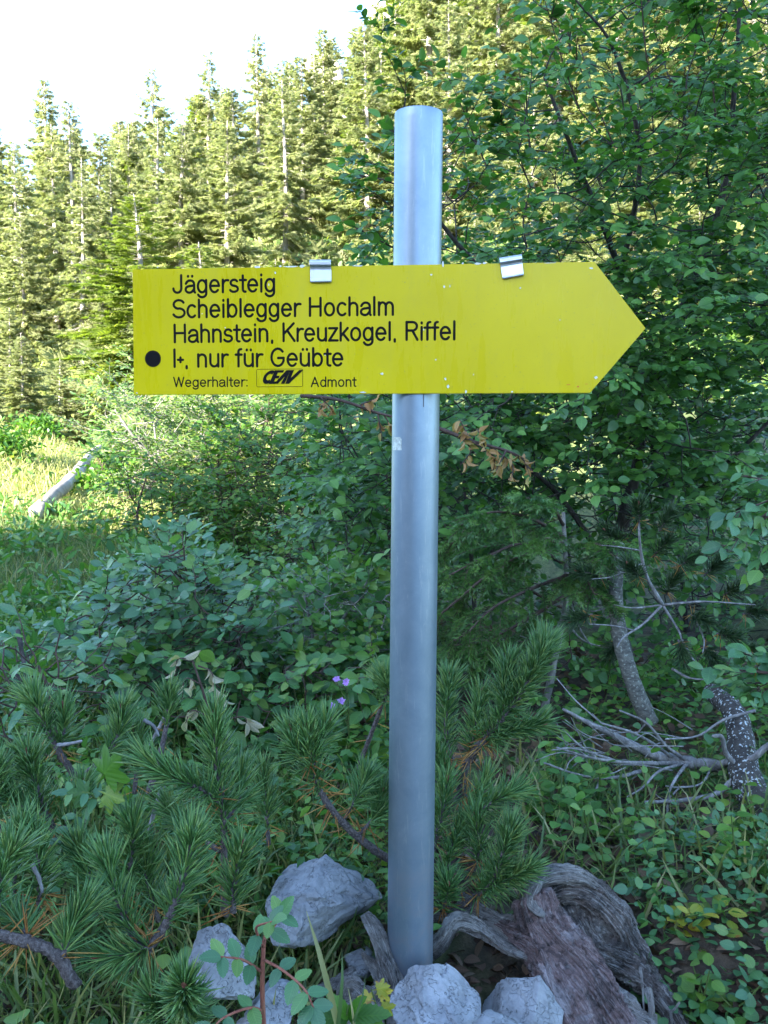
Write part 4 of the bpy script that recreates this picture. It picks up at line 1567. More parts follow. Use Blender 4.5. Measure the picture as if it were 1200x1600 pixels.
stub = thing('driftwood_stub', 'pale upright broken root stub left of the post foot', 'driftwood', at(610, 1560, 1.42))
wood_lump('stub_wood', [([A_(572, 1428, 1.47), A_(590, 1460, 1.45), A_(607, 1510, 1.42), A_(618, 1570, 1.38), A_(622, 1650, 1.34)], [.010, .017, .019, .018, .024]),
                        ([A_(566, 1490, 1.46), A_(590, 1520, 1.43), A_(600, 1560, 1.4)], [.006, .010, .010])], M['wood_grey'], stub, .0026, .0055, (8, 2.6))
knot = thing('driftwood_knot', 'knobbly grey driftwood lump below the large boulder', 'driftwood', at(560, 1580, 1.36))
wood_lump('knot_wood', [([A_(535, 1560, 1.38), A_(545, 1535, 1.38), A_(562, 1545, 1.37), A_(575, 1580, 1.35), A_(580, 1650, 1.33)], [.012, .014, .013, .022, .028]),
                        ([A_(500, 1600, 1.36), A_(540, 1585, 1.36), A_(580, 1560, 1.36), A_(600, 1540, 1.38)], [.018, .026, .018, .008]),
                        ([A_(470, 1560, 1.42), A_(510, 1545, 1.42), A_(555, 1515, 1.43)], [.010, .012, .008])], M['wood_grey'], knot, .003, .006, (8, 2.6))

# ------------------------------------------------------------------ dwarf pine shoots in front
def pine_shoot(parent, P, r0=.006, nlen=.050, dens=1.0, frm=.25, dead=.12, mat=None, label=None, r1=None):
    """a woody shoot (points base..tip) with a bottle brush of long needles"""
    P = np.asarray(P, float)
    w = Acc()
    C = curve(P, 7)
    n = len(C)
    t = np.linspace(0, 1, n)
    tube(w, C, r0 * (1 - .45 * t) if r1 is None else np.linspace(r0, r1, n), 8, .5, True, .13)
    T = unit(np.gradient(C, axis=0))
    L = np.linalg.norm(np.diff(C, axis=0), axis=1).sum()
    # bud at the tip
    w.build('shoot', M['bark_pine'], parent, True)
    bd = Acc()
    tube(bd, C[-1] + T[-1] * np.linspace(0, .014, 5)[:, None], [.0028, .0036, .0034, .0022, .0006], 8)
    bd.build('bud', M['stem_red'], parent, True)

    def needles(cnt, lo, hi, kind, lnf):
        tt = lo + (hi - lo) * rng.random(cnt) ** .8
        q = np.stack([np.interp(tt, t, C[:, i]) for i in range(3)], 1)
        tg = unit(np.stack([np.interp(tt, t, T[:, i]) for i in range(3)], 1))
        rd = rand_unit(cnt)
        rd = unit(rd - (rd * tg).sum(1, keepdims=True) * tg)
        f = np.clip((tt - lo) / (hi - lo), 0, 1)
        ang = np.radians(np.where(kind == 'dead', rng.uniform(60, 120, cnt), 60 - 32 * f + rng.normal(0, 11, cnt)))
        d = unit(tg * np.cos(ang)[:, None] + rd * np.sin(ang)[:, None] + UP * .10 * (kind != 'dead') - UP * .35 * (kind == 'dead'))
        ln = nlen * rng.uniform(.62, 1.22, cnt) * lnf
        Mx = frames(d, rd, np.ones(cnt))
        Mx[:, :, 0] *= .0024 if kind != 'dead' else .0014
        Mx[:, :, 1] *= ln[:, None]
        Mx[:, :, 2] *= .0020
        # slight bow towards the shoot
        tp = NEED3
        a = Acc()
        a.bake(tp, Mx, q + rd * .001, rng.random(cnt))
        o = a.build('needles' if kind != 'dead' else 'dead_needles', (mat or M['needle']) if kind != 'dead' else M['needle_dead'], parent)
        o['kind'] = 'stuff'
        return o
    cnt = int(1900 * L * (1 - frm) * dens)
    needles(max(cnt, 140), frm, 1.0, 'live', 1.0)
    if dead > 0:
        needles(max(6, int(cnt * dead * .22)), max(0, frm - .35), frm + .1, 'dead', .9)


def PX(pts):
    return [at(*p) for p in pts]


def pine(name, label, base, shoots, group='dwarf pines around the post', **kw):
    t = thing(name, label, 'dwarf pine', base, group)
    for s_ in shoots:
        P, k = s_[0], dict(kw, **(s_[1] if len(s_) > 1 else {}))
        pine_shoot(t, PX(P), **k)
    return t


pine('dwarf_pine', 'tallest dwarf pine left of the boulder with one upright dark stem', at(352, 1420, 1.30), [
    ([(352, 1430, 1.32), (350, 1350, 1.31), (349, 1270, 1.30), (338, 1190, 1.29), (336, 1118, 1.28)], dict(frm=.34, r0=.0062, dead=.2)),
    ([(349, 1262, 1.30), (318, 1235, 1.27), (275, 1218, 1.25), (232, 1192, 1.24)], dict(frm=.15, r0=.004)),
    ([(348, 1290, 1.30), (372, 1250, 1.33), (375, 1205, 1.34)], dict(frm=.2, r0=.004)),
    ([(364, 1425, 1.26), (366, 1380, 1.26), (378, 1325, 1.25)], dict(frm=.05, r0=.005, dens=1.1)),
    ([(345, 1330, 1.31), (300, 1300, 1.33), (262, 1262, 1.35)], dict(frm=.2, r0=.004)),
])
pine('dwarf_pine', 'dwarf pine with single curved brown stem reaching left from the post', at(606, 1345, 1.52), [
    ([(625, 1350, 1.53), (585, 1328, 1.50), (535, 1285, 1.46), (500, 1235, 1.44), (486, 1185, 1.43), (478, 1140, 1.42)], dict(frm=.60, r0=.0072, r1=.004, dens=1.35, dead=.5)),
    ([(486, 1190, 1.43), (500, 1160, 1.43), (512, 1132, 1.43)], dict(frm=.05, r0=.003, dens=1.1)),
    ([(490, 1200, 1.43), (462, 1172, 1.42), (455, 1145, 1.42)], dict(frm=.05, r0=.003)),
    ([(535, 1284, 1.46), (560, 1240, 1.47), (572, 1215, 1.48)], dict(frm=.2, r0=.003, dens=.5, dead=.9)),
    ([(560, 1305, 1.48), (590, 1270, 1.50), (596, 1240, 1.5)], dict(frm=.2, r0=.003, dens=.4, dead=1.2)),
])
pine('dwarf_pine', 'forked dwarf pine at lower left in front, both tufts pointing up', at(228, 1490, 1.12), [
    ([(228, 1490, 1.12), (258, 1445, 1.12), (280, 1395, 1.12), (296, 1330, 1.13), (300, 1315, 1.13)], dict(frm=.25, r0=.006, dens=1.25)),
    ([(228, 1490, 1.12), (205, 1455, 1.13), (186, 1410, 1.14), (172, 1365, 1.15), (165, 1350, 1.15)], dict(frm=.2, r0=.005, dens=1.2)),
    ([(240, 1475, 1.12), (210, 1490, 1.10), (160, 1495, 1.08)], dict(frm=.1, r0=.004, dens=.6, dead=1.0)),
])
pine('dwarf_pine', 'dwarf pine shoot seen end-on with round needle star at bottom', at(285, 1640, 1.06), [
    ([(292, 1660, 1.16), (290, 1590, 1.10), (288, 1540, 1.00)], dict(frm=.15, r0=.005, dens=1.5)),
    ([(300, 1650, 1.14), (262, 1600, 1.10), (240, 1560, 1.07)], dict(frm=.1, r0=.004)),
])
pine('dwarf_pine', 'dwarf pine with thick bent brown stem at the lower left corner', at(118, 1530, 1.05), [
    ([(120, 1540, 1.05), (85, 1492, 1.04), (40, 1470, 1.03), (-20, 1455, 1.02), (-60, 1400, 1.02)], dict(frm=.75, r0=.008, r1=.006, dens=.6, dead=.8)),
    ([(-10, 1455, 1.02), (-5, 1400, 1.04), (10, 1350, 1.05), (18, 1335, 1.05)], dict(frm=.2, r0=.005)),
    ([(45, 1472, 1.03), (30, 1440, 1.06), (-5, 1425, 1.08)], dict(frm=.1, dens=.4, dead=2.0, r0=.003)),
    ([(95, 1500, 1.04), (110, 1455, 1.06), (130, 1420, 1.07)], dict(frm=.1, r0=.004, dens=.7)),
])
pine('dwarf_pine', 'upper left dwarf pine with slanted dark stem and bluish tufts', at(130, 1230, 1.5), [
    ([(140, 1250, 1.52), (105, 1195, 1.50), (78, 1148, 1.49), (58, 1105, 1.48), (50, 1090, 1.48)], dict(frm=.42, r0=.0065, dens=1.2)),
    ([(92, 1175, 1.50), (100, 1140, 1.50), (98, 1108, 1.50)], dict(frm=.05, r0=.0035)),
    ([(120, 1220, 1.51), (165, 1180, 1.52), (188, 1140, 1.53), (190, 1110, 1.53)], dict(frm=.3, r0=.0045)),
])
pine('dwarf_pine', 'left edge dwarf pine with straight dark stem below the slanted one', at(85, 1300, 1.35), [
    ([(90, 1310, 1.36), (68, 1260, 1.35), (52, 1215, 1.34), (44, 1180, 1.33)], dict(frm=.25, r0=.006, dens=1.2)),
    ([(75, 1275, 1.35), (40, 1262, 1.33), (8, 1240, 1.32)], dict(frm=.1, r0=.004)),
    ([(88, 1305, 1.36), (120, 1262, 1.37), (128, 1230, 1.38)], dict(frm=.1, r0=.004, dens=.7, dead=.5)),
    ([(0, 1300, 1.3), (-10, 1240, 1.3), (-5, 1200, 1.3)], dict(frm=.1, r0=.004)),
])
pine('dwarf_pine', 'small dwarf pine behind, between the slanted and tallest pines', at(260, 1250, 1.75), [
    ([(232, 1240, 1.7), (250, 1180, 1.72), (262, 1120, 1.74), (264, 1085, 1.74)], dict(frm=.55, r0=.006, dens=.9)),
    ([(210, 1240, 1.6), (215, 1180, 1.6), (210, 1145, 1.6)], dict(frm=.2, r0=.004)),
])
pine('dwarf_pine', 'low dwarf pine clump under the slanted pine at mid left', at(190, 1420, 1.3), [
    ([(190, 1430, 1.3), (200, 1370, 1.29), (208, 1310, 1.28), (204, 1285, 1.28)], dict(frm=.1, r0=.004)),
    ([(150, 1430, 1.25), (140, 1370, 1.25), (120, 1320, 1.25)], dict(frm=.1, r0=.004)),
    ([(60, 1420, 1.2), (62, 1360, 1.2), (55, 1310, 1.2)], dict(frm=.1, r0=.004, dead=.7)),
    ([(248, 1440, 1.3), (230, 1380, 1.3), (228, 1330, 1.3)], dict(frm=.1, r0=.004)),
    ([(20, 1400, 1.2), (25, 1340, 1.2), (35, 1290, 1.2)], dict(frm=.1, r0=.004)),
])
pine('dwarf_pine', 'short dwarf pine tuft between the tallest pine and the curved stem', at(420, 1300, 1.6), [
    ([(420, 1320, 1.6), (416, 1265, 1.6), (410, 1205, 1.6)], dict(frm=.2, r0=.004)),
    ([(560, 1200, 1.9), (590, 1120, 1.85), (606, 1080, 1.8), (600, 1060, 1.8)], dict(frm=.45, r0=.005)),
])
pine('dwarf_pine', 'large dwarf pine right of the post with thick bushy top shoot', at(735, 1270, 1.68), [
    ([(715, 1260, 1.72), (728, 1195, 1.68), (762, 1150, 1.65), (805, 1095, 1.62), (840, 1035, 1.60), (850, 1010, 1.60)], dict(frm=.34, r0=.0085, r1=.005, dens=1.9, nlen=.052, dead=.25)),
    ([(790, 1115, 1.63), (788, 1075, 1.63), (795, 1035, 1.63)], dict(frm=.05, r0=.004, dens=1.3, nlen=.05)),
    ([(735, 1185, 1.68), (742, 1140, 1.67), (752, 1085, 1.67)], dict(frm=.1, r0=.004, dens=1.1)),
    ([(712, 1200, 1.72), (698, 1160, 1.72), (698, 1100, 1.72), (702, 1060, 1.72)], dict(frm=.2, r0=.005, dens=1.3)),
    ([(750, 1165, 1.66), (795, 1145, 1.64), (845, 1132, 1.62)], dict(frm=.15, r0=.004, dens=1.1)),
    ([(724, 1225, 1.7), (700, 1210, 1.68), (678, 1170, 1.66)], dict(frm=.1, r0=.004)),
    ([(722, 1240, 1.7), (745, 1250, 1.7), (760, 1215, 1.72)], dict(frm=.1, r0=.003, dens=.5, dead=1.5)),
])
pine('dwarf_pine', 'lower right dwarf pine spreading beside the post over the stump', at(700, 1400, 1.6), [
    ([(690, 1420, 1.6), (730, 1410, 1.57), (770, 1375, 1.54), (790, 1320, 1.52), (797, 1300, 1.52)], dict(frm=.3, r0=.0055, dens=1.5, nlen=.05)),
    ([(740, 1400, 1.56), (790, 1375, 1.53), (822, 1360, 1.51)], dict(frm=.1, r0=.004, dens=1.2)),
    ([(690, 1400, 1.6), (700, 1345, 1.6), (720, 1290, 1.6)], dict(frm=.1, r0=.004)),
    ([(680, 1330, 1.64), (720, 1290, 1.62), (775, 1250, 1.6), (805, 1238, 1.6)], dict(frm=.3, r0=.004, dens=.9, dead=.5)),
    ([(676, 1330, 1.62), (690, 1270, 1.62), (698, 1220, 1.62)], dict(frm=.1, r0=.005)),
    ([(690, 1425, 1.58), (698, 1400, 1.56), (700, 1385, 1.55)], dict(frm=.05, r0=.003, dens=.3, dead=3.0)),
    ([(745, 1350, 1.58), (750, 1320, 1.58), (742, 1280, 1.58)], dict(frm=.05, r0=.004, dead=.6)),
])

# ------------------------------------------------------------------ beech over the right half
def g0(px, Y):
    x = at(px, 800, Y)[0]
    return np.array([x, Y, float(H(x, Y)) - .12])


beech_stems = [
    ([g0(1010, 3.3), at(990, 1080, 3.3), at(960, 930, 3.35), at(970, 830, 3.4), at(1000, 700, 3.45), at(1005, 560, 3.5), at(960, 400, 3.4), at(900, 250, 3.2), at(850, 120, 3.1)], .036, .004),
    ([at(1000, 700, 3.45), at(900, 560, 3.3), at(780, 450, 3.1), at(690, 350, 2.95), at(640, 260, 2.9)], .016, .003),
    ([at(1003, 620, 3.5), at(1080, 450, 3.4), at(1130, 300, 3.3), at(1150, 100, 3.2), at(1160, -80, 3.1)], .02, .004),
    ([at(960, 900, 3.4), at(860, 760, 3.3), at(740, 690, 3.1), at(620, 660, 3.0)], .012, .003),
    ([at(1005, 640, 3.5), at(1045, 770, 3.5), at(1080, 775, 3.4), at(1160, 700, 3.2), at(1240, 620, 3.1)], .014, .005),
    ([at(970, 430, 3.4), at(1000, 250, 3.2), at(960, 80, 3.0), at(900, 0, 2.9)], .011, .003),
]
def BD(x, y):
    d = np.interp(x, [600, 760, 900, 1100], [.30, .45, .75, 1.0]) * np.interp(y, [0, 200, 420, 600], [.45, .7, .9, 1.0])
    return d * (.55 + .45 * math.sin(x * .021 + 1.0) * math.sin(y * .026 + .5) + .2)


poly_b = [(600, 300), (640, 225), (615, 160), (650, 120), (700, 190), (760, 145), (830, 190), (900, 175), (880, 90), (850, 20), (900, -20), (960, 60), (1010, -60), (1280, -60), (1280, 640), (1100, 720), (960, 700), (820, 660), (700, 640), (600, 560), (600, 420)]
beech = leafy_shrub('beech_tree', 'big green beech reaching over the right half behind the sign', 'tree', g0(1010, 3.3), beech_stems, poly_b, 2.7, 4.1, 560, .27, .038,
                    BEECH, M['beech'], 'beech', M['bark_dark'], singles=300, depth=2, droop=.18, flat=.34, outward=(-.25, -.35, .1), ntw=3, r0=.0022, stem_part='limb', dfn=BD)
# extra long shoots standing free against the bright slope
shoots_w, shoots_l = Acc(), Leaves()
for a_, b_, n_ in [(at(960, 230, 3.0), at(858, 0, 2.9), 16), (at(905, 170, 3.0), at(845, -20, 2.85), 16), (at(760, 260, 2.95), at(690, 100, 2.9), 12), (at(1120, 200, 3), at(1075, -40, 2.9), 14), (at(690, 300, 2.9), at(610, 190, 2.85), 12),
                   (at(640, 300, 2.9), at(535, 262, 2.9), 12), (at(640, 400, 2.95), at(540, 345, 2.95), 10), (at(830, 240, 3.), at(810, 110, 3.), 10), (at(1020, 150, 3), at(1000, -60, 2.9), 14)]:
    spray(shoots_w, shoots_l, a_, b_ - a_, np.linalg.norm(b_ - a_) * 1.05, .048, .0035, .02, 1, .5, .55, 4)
shoots_w.build('twig', M['bark_twig'], beech, True)
put_leaves(shoots_l, BEECH, M['beech'], beech, 'beech', 0)

leafy_shrub('beech_bush', 'shaded beech sapling hanging between post and beech stem', 'bush', g0(760, 3.4),
            [([g0(760, 3.5), at(745, 1000, 3.5), at(735, 850, 3.4), at(720, 720, 3.3)], .014, .004), ([at(740, 900, 3.4), at(820, 800, 3.3), at(900, 760, 3.2)], .008, .003)],
            [(520, 610), (700, 620), (960, 640), (1100, 700), (1180, 780), (1100, 860), (960, 830), (860, 800), (700, 830), (560, 900), (500, 760)], 2.9, 4.0, 410, .24, .04,
            BEECH, M['beech'], 'beech', M['bark_dark'], singles=110, depth=1, droop=.2, outward=(-.1, -.4, 0), r0=.002)
leafy_shrub('beech_bush', 'dim leafy thicket filling the gap behind the beech stem', 'bush', g0(1080, 4.6),
            [([g0(1080, 4.8), at(1070, 950, 4.8), at(1050, 760, 4.8)], .02, .006), ([g0(900, 4.8), at(890, 900, 4.8), at(880, 740, 4.8)], .02, .006)],
            [(640, 640), (1280, 600), (1280, 1080), (1100, 1040), (900, 960), (700, 960)], 4.3, 5.3, 260, .34, .055,
            BEECH, M['beech'], 'beech', M['bark_dark'], singles=0, depth=1, outward=(-.1, -.4, 0), r0=.003)
leafy_shrub('beech_bush', 'low dark understorey leaves in the hollow at the right', 'bush', g0(1000, 3.2),
            [([g0(1000, 3.2), at(1000, 1130, 3.2), at(980, 1080, 3.2)], .008, .003), ([g0(860, 3.0), at(860, 1150, 3.0), at(850, 1080, 3.0)], .008, .003)],
            [(800, 1060), (900, 1020), (1280, 1040), (1280, 1180), (1080, 1150), (900, 1200), (800, 1200)], 2.8, 3.7, 150, .15, .034,
            ROUND, M['beech'], 'roundb', M['bark_twig'], singles=120, depth=1, droop=.1, r0=.002, ntw=2)
# spray of bright leaves hanging in from the right edge
for nm, lab, start, tips, sn in [
    ('beech_branch', 'bright green beech twig hanging in at the right edge, upper one', (1260, 760, 2.0), [(1110, 865, 2.0), (1140, 800, 2.0), (1170, 890, 2.02), (1150, 740, 2.05), (1190, 830, 1.98)], 90),
    ('beech_branch', 'light green beech twig above the dead branch at right edge', (1270, 1060, 1.9), [(1105, 1040, 1.9), (1120, 1075, 1.9), (1160, 1015, 1.92), (1175, 1080, 1.9), (1200, 1020, 1.9)], 90)]:
    t = thing(nm, lab, 'branch', at(*start), 'low beech twigs at the right edge')
    w, lv = Acc(), Leaves()
    s0 = at(*start)
    for tp in tips:
        e = at(*tp)
        spray(w, lv, s0 + (e - s0) * .25, e - s0, np.linalg.norm(e - s0) * .78, .040, .003, .05, 1, .45, .5, 3)
    limb(w, [s0, s0 + (at(*tips[0]) - s0) * .3, s0 + (at(*tips[0]) - s0) * .6], .005, .003)
    w.build('twig', M['bark_twig'], t, True)
    put_leaves(lv, BEECH, M['hazel'], t, 'hazelb', sn)

# ------------------------------------------------------------------ hazel bushes on the left
leafy_shrub('alder_bush', 'bluish green broad-leaved bush left of the post in shade', 'bush', g0(300, 2.7),
            [([g0(300, 2.8), at(290, 1000, 2.8), at(270, 860, 2.75)], .012, .003), ([g0(320, 2.8), at(380, 980, 2.75), at(420, 900, 2.7)], .010, .003), ([g0(280, 2.8), at(180, 960, 2.7), at(120, 930, 2.6)], .010, .003)],
            [(130, 960), (170, 925), (225, 900), (250, 850), (285, 850), (320, 900), (370, 920), (390, 970), (410, 1050), (330, 1060), (180, 1060), (120, 1020)], 2.3, 3.1, 280, .12, .036,
            TOOTH, M['hazel'], 'hazel', M['bark_twig'], singles=260, depth=1, droop=.1, flat=.33, r0=.002, ntw=2)
leafy_shrub('alder_bush', 'fresher green bush with thin grey stems beside the post', 'bush', g0(500, 2.9),
            [([g0(512, 2.9), at(508, 1075, 2.85), at(490, 1000, 2.85), at(470, 900, 2.85)], .011, .004), ([at(500, 1030, 2.85), at(540, 960, 2.85), at(580, 900, 2.8)], .007, .003)],
            [(420, 950), (460, 920), (520, 910), (600, 920), (640, 930), (640, 1040), (560, 1050), (420, 1030)], 2.6, 3.3, 220, .12, .036,
            TOOTH, M['herb'], 'herbt', M['bark_grey'], singles=180, depth=1, droop=.1, flat=.35, r0=.002, ntw=2)
leafy_shrub('alder_bush', 'low dark leafy bush filling the gap left of the flowers', 'bush', g0(430, 2.6),
            [([g0(440, 2.6), at(430, 1100, 2.6), at(420, 1040, 2.6)], .008, .003)],
            [(200, 1040), (600, 1040), (600, 1130), (440, 1150), (200, 1130)], 2.2, 2.9, 130, .14, .046,
            BEECH, M['herb'], 'herb', M['bark_twig'], singles=120, depth=1, droop=.1, r0=.002, ntw=2)
leafy_shrub('alder_bush', 'blue green leafy shoots at the left edge above the pines', 'bush', g0(90, 2.1),
            [([g0(100, 2.1), at(80, 1100, 2.1), at(60, 1040, 2.1)], .006, .003)],
            [(-40, 1020), (60, 1000), (170, 1040), (200, 1130), (100, 1180), (-40, 1140)], 1.9, 2.5, 60, .12, .05,
            LANCE, M['hazel'], 'lanceh', M['bark_twig'], singles=60, depth=0, r0=.002, wid=1.5)

# mid distance bushes in the half light
leafy_shrub('willow_bush', 'large yellow green willow with pale slanting stems left of centre', 'bush', g0(330, 7.2),
            [([g0(330, 7.2), at(305, 800, 7.1), at(260, 740, 7.0), at(215, 690, 6.9), at(180, 640, 6.8)], .030, .008), ([at(312, 810, 7.1), at(255, 775, 7), at(205, 750, 6.9)], .015, .006), ([at(290, 780, 7.1), at(250, 715, 7), at(240, 660, 7)], .014, .006),
             ([g0(340, 7.3), at(330, 740, 7.3), at(318, 680, 7.3)], .018, .006)],
            [(150, 640), (220, 590), (420, 590), (430, 700), (400, 800), (330, 790), (240, 780), (190, 720)], 6.5, 8.0, 300, .40, .045,
            LANCE, M['willow'], 'willow', M['bark_grey'], singles=0, depth=2, droop=.05, r0=.003, ntw=3, wid=1.6, pw=1)
leafy_shrub('alder_bush', 'bright green bush at the rim of the clearing, lower left of sign', 'bush', g0(210, 6.6),
            [([g0(210, 6.6), at(215, 800, 6.6), at(230, 740, 6.6)], .014, .005)],
            [(170, 740), (230, 720), (300, 760), (360, 800), (420, 850), (380, 900), (250, 890), (190, 830)], 6.0, 7.2, 210, .30, .050,
            SMALL, M['fresh'], 'f1', M['bark_twig'], depth=1, r0=.003)
leafy_shrub('alder_bush', 'yellowish green bush in the middle distance left of the post', 'bush', g0(470, 6.2),
            [([g0(470, 6.2), at(465, 850, 6.2), at(450, 760, 6.2)], .016, .005), ([g0(540, 6.4), at(540, 800, 6.4), at(530, 700, 6.4)], .016, .005)],
            [(330, 700), (420, 640), (520, 600), (620, 600), (640, 760), (600, 880), (480, 900), (350, 890), (330, 800)], 5.6, 7.0, 420, .36, .052,
            SMALL, M['fresh'], 'f1', M['bark_twig'], depth=1, r0=.003)
leafy_shrub('alder_bush', 'deep green bush directly behind the middle of the post', 'bush', g0(620, 4.8),
            [([g0(620, 4.8), at(610, 850, 4.8), at(590, 720, 4.8)], .016, .005)],
            [(500, 790), (580, 700), (760, 640), (760, 900), (660, 960), (520, 930), (440, 860)], 4.4, 5.4, 300, .26, .04,
            BEECH, M['herb'], 'herb', M['bark_twig'], depth=1, r0=.003)

# ------------------------------------------------------------------ near spruce sapling (right of the post)
def spruce_branch(par, P, nside, L, mat, dens=1.0, droop=.25, r0=.006):
    w, f = Acc(), Acc()
    C = curve(P, 6)
    n = len(C)
    tube(w, C, np.linspace(r0, r0 * .3, n), 6, .5, True, .05)
    T = unit(np.gradient(C, axis=0))
    axes = []
    t = np.linspace(0, 1, n)
    for i in range(nside):
        tq = rng.uniform(.12, 1)
        p = np.array([np.interp(tq, t, C[:, c]) for c in range(3)])
        tg = unit(np.array([np.interp(tq, t, T[:, c]) for c in range(3)]))
        sd = unit(np.cross(tg, UP))
        sg = 1 if i % 2 else -1
        d = unit(tg * .8 + sd * sg * rng.uniform(.4, 1.) + UP * rng.normal(-.1, .2))
        l = L * rng.uniform(.5, 1.1) * (1.15 - .6 * tq)
        q = p + d * np.linspace(0, l, 5)[:, None] - UP * (np.linspace(0, 1, 5) ** 2 * l * droop)[:, None]
        tube(w, q, np.linspace(.0018, .0008, 5), 3, .5, False)
        axes.append(q)
        for k_ in range(3):
            tt_ = rng.uniform(.2, .8)
            pp = np.array([np.interp(tt_, np.linspace(0, 1, 5), q[:, c]) for c in range(3)])
            s2 = unit(np.cross(d, UP)) * rng.choice([-1, 1])
            d2 = unit(d * .8 + s2 * .7 - UP * .1)
            l2 = l * rng.uniform(.25, .5)
            q2 = pp + d2 * np.linspace(0, l2, 4)[:, None] - UP * (np.linspace(0, 1, 4) ** 2 * l2 * droop)[:, None]
            tube(w, q2, np.linspace(.0013, .0006, 4), 3, .5, False)
            axes.append(q2)
    for q in axes:
        l = np.linalg.norm(q[-1] - q[0])
        m_ = max(6, int(l / .0015 * dens))
        tt_ = rng.random(m_)
        pp = np.stack([np.interp(tt_, np.linspace(0, 1, len(q)), q[:, c]) for c in range(3)], 1)
        tg = unit(q[-1] - q[0])
        rd = rand_unit(m_); rd = unit(rd - (rd @ tg)[:, None] * tg)
        d = unit(tg * .75 + rd * .8 + UP * .15)
        Mx = frames(d, rd, np.ones(m_))
        Mx[:, :, 0] *= .0024; Mx[:, :, 1] *= (.017 * rng.uniform(.7, 1.15, m_))[:, None]; Mx[:, :, 2] *= .0012
        f.bake(NEED, Mx, pp, np.full(m_, rng.random()))
    w.build('branch', M['bark_twig'], par, True)
    o = f.build('needles', mat, par)
    o['kind'] = 'stuff'


sp = thing('spruce_sapling', 'young dark spruce with feathery branches right of the post', 'tree', g0(900, 2.75))
w = Acc(); limb(w, [g0(840, 2.75), at(870, 1010, 2.75), at(885, 930, 2.75), at(880, 800, 2.75)], .013, .006, 8, 6, .08); w.build('trunk', M['bark_grey'], sp, True)
for P in [[(880, 880, 2.75), (820, 850, 2.6), (760, 870, 2.5), (700, 900, 2.45)], [(882, 840, 2.75), (830, 810, 2.6), (770, 800, 2.5), (720, 820, 2.45)], [(880, 820, 2.75), (860, 790, 2.6), (810, 775, 2.5)],
          [(884, 900, 2.75), (830, 920, 2.6), (770, 950, 2.5), (730, 990, 2.45)], [(884, 930, 2.75), (820, 970, 2.65), (760, 1000, 2.6), (700, 1010, 2.5)], [(880, 860, 2.75), (930, 850, 2.6), (960, 870, 2.5)],
          [(880, 900, 2.75), (910, 900, 2.6), (930, 930, 2.5)], [(870, 980, 2.75), (800, 1010, 2.7), (730, 1040, 2.6)], [(880, 850, 2.75), (790, 880, 2.7), (700, 950, 2.6), (690, 960, 2.6)], [(880, 850, 2.8), (760, 820, 2.8), (690, 860, 2.8)],
          [(880, 950, 2.8), (760, 900, 2.8), (690, 1000, 2.8)]]:
    spruce_branch(sp, PX(P), 20, .17, M['spruce'])
for P in [[(885, 930), (920, 955), (960, 945)], [(880, 940), (850, 955), (820, 975)], [(878, 960), (910, 1000), (960, 1015)], [(886, 925), (905, 980), (925, 1010)], [(870, 990), (840, 1000), (800, 990)]]:
    w = Acc(); limb(w, [at(x_, y_, 2.7) for x_, y_ in P], .004, .0015, 5); w.build('dead_twig', M['deadwood'], sp, True)

# scraggy shaded pine behind with bare grey twigs
pb = thing('scraggy_pine', 'thin shaded pine with sparse tufts and bare grey twigs', 'tree', g0(1030, 2.5))
for P, r0 in [([(1035, 945), (1010, 900), (1000, 850), (998, 800)], .006), ([(1005, 880), (960, 900), (925, 905)], .003), ([(1000, 860), (970, 855), (940, 852)], .003), ([(1035, 945), (990, 950), (960, 945)], .003),
              ([(1035, 945), (1005, 975), (975, 995), (965, 1010)], .004), ([(990, 985), (960, 978), (920, 975)], .003), ([(1038, 945), (1100, 940), (1180, 945)], .004), ([(1090, 975), (1100, 1000), (1098, 1020)], .003),
              ([(1065, 1000), (1090, 1040), (1130, 1062), (1175, 1075)], .004), ([(1050, 1045), (1080, 1060), (1130, 1062)], .004), ([(1035, 945), (1060, 985), (1065, 1000)], .004)]:
    w = Acc(); limb(w, [at(x_, y_, 2.45 - .03 * i_) for i_, (x_, y_) in enumerate(P)], r0, r0 * .4, 6, 5, .08); w.build('bare_twig', M['deadwood'], pb, True)
for (x_, y_, dx, dy) in [(998, 815, 0, -20), (1020, 870, 20, -22), (1060, 885, 25, -14), (940, 900, -28, -6), (925, 960, -24, 8), (960, 1000, -5, 20), (1100, 900, 20, -20), (1040, 930, 14, -26), (1130, 930, 24, -12), (1080, 960, 18, 10), (1120, 990, 24, 6),
                         (1160, 960, 26, -4), (1060, 1000, 6, 24), (1100, 1010, 14, 20), (1150, 1010, 26, 8), (1180, 900, 20, -20), (975, 850, -22, -16), (1030, 830, 14, -22), (1000, 905, -14, -18), (1180, 1040, 20, 10)]:
    Yp = rng.uniform(2.3, 2.7)
    pine_shoot(pb, [at(x_, y_, Yp), at(x_ + dx * .6, y_ + dy * .6, Yp - .02), at(x_ + dx * 1.3, y_ + dy * 1.3, Yp - .04)], r0=.003, nlen=.048, dens=.75, frm=.1, dead=.1, mat=M['needle_dark'])

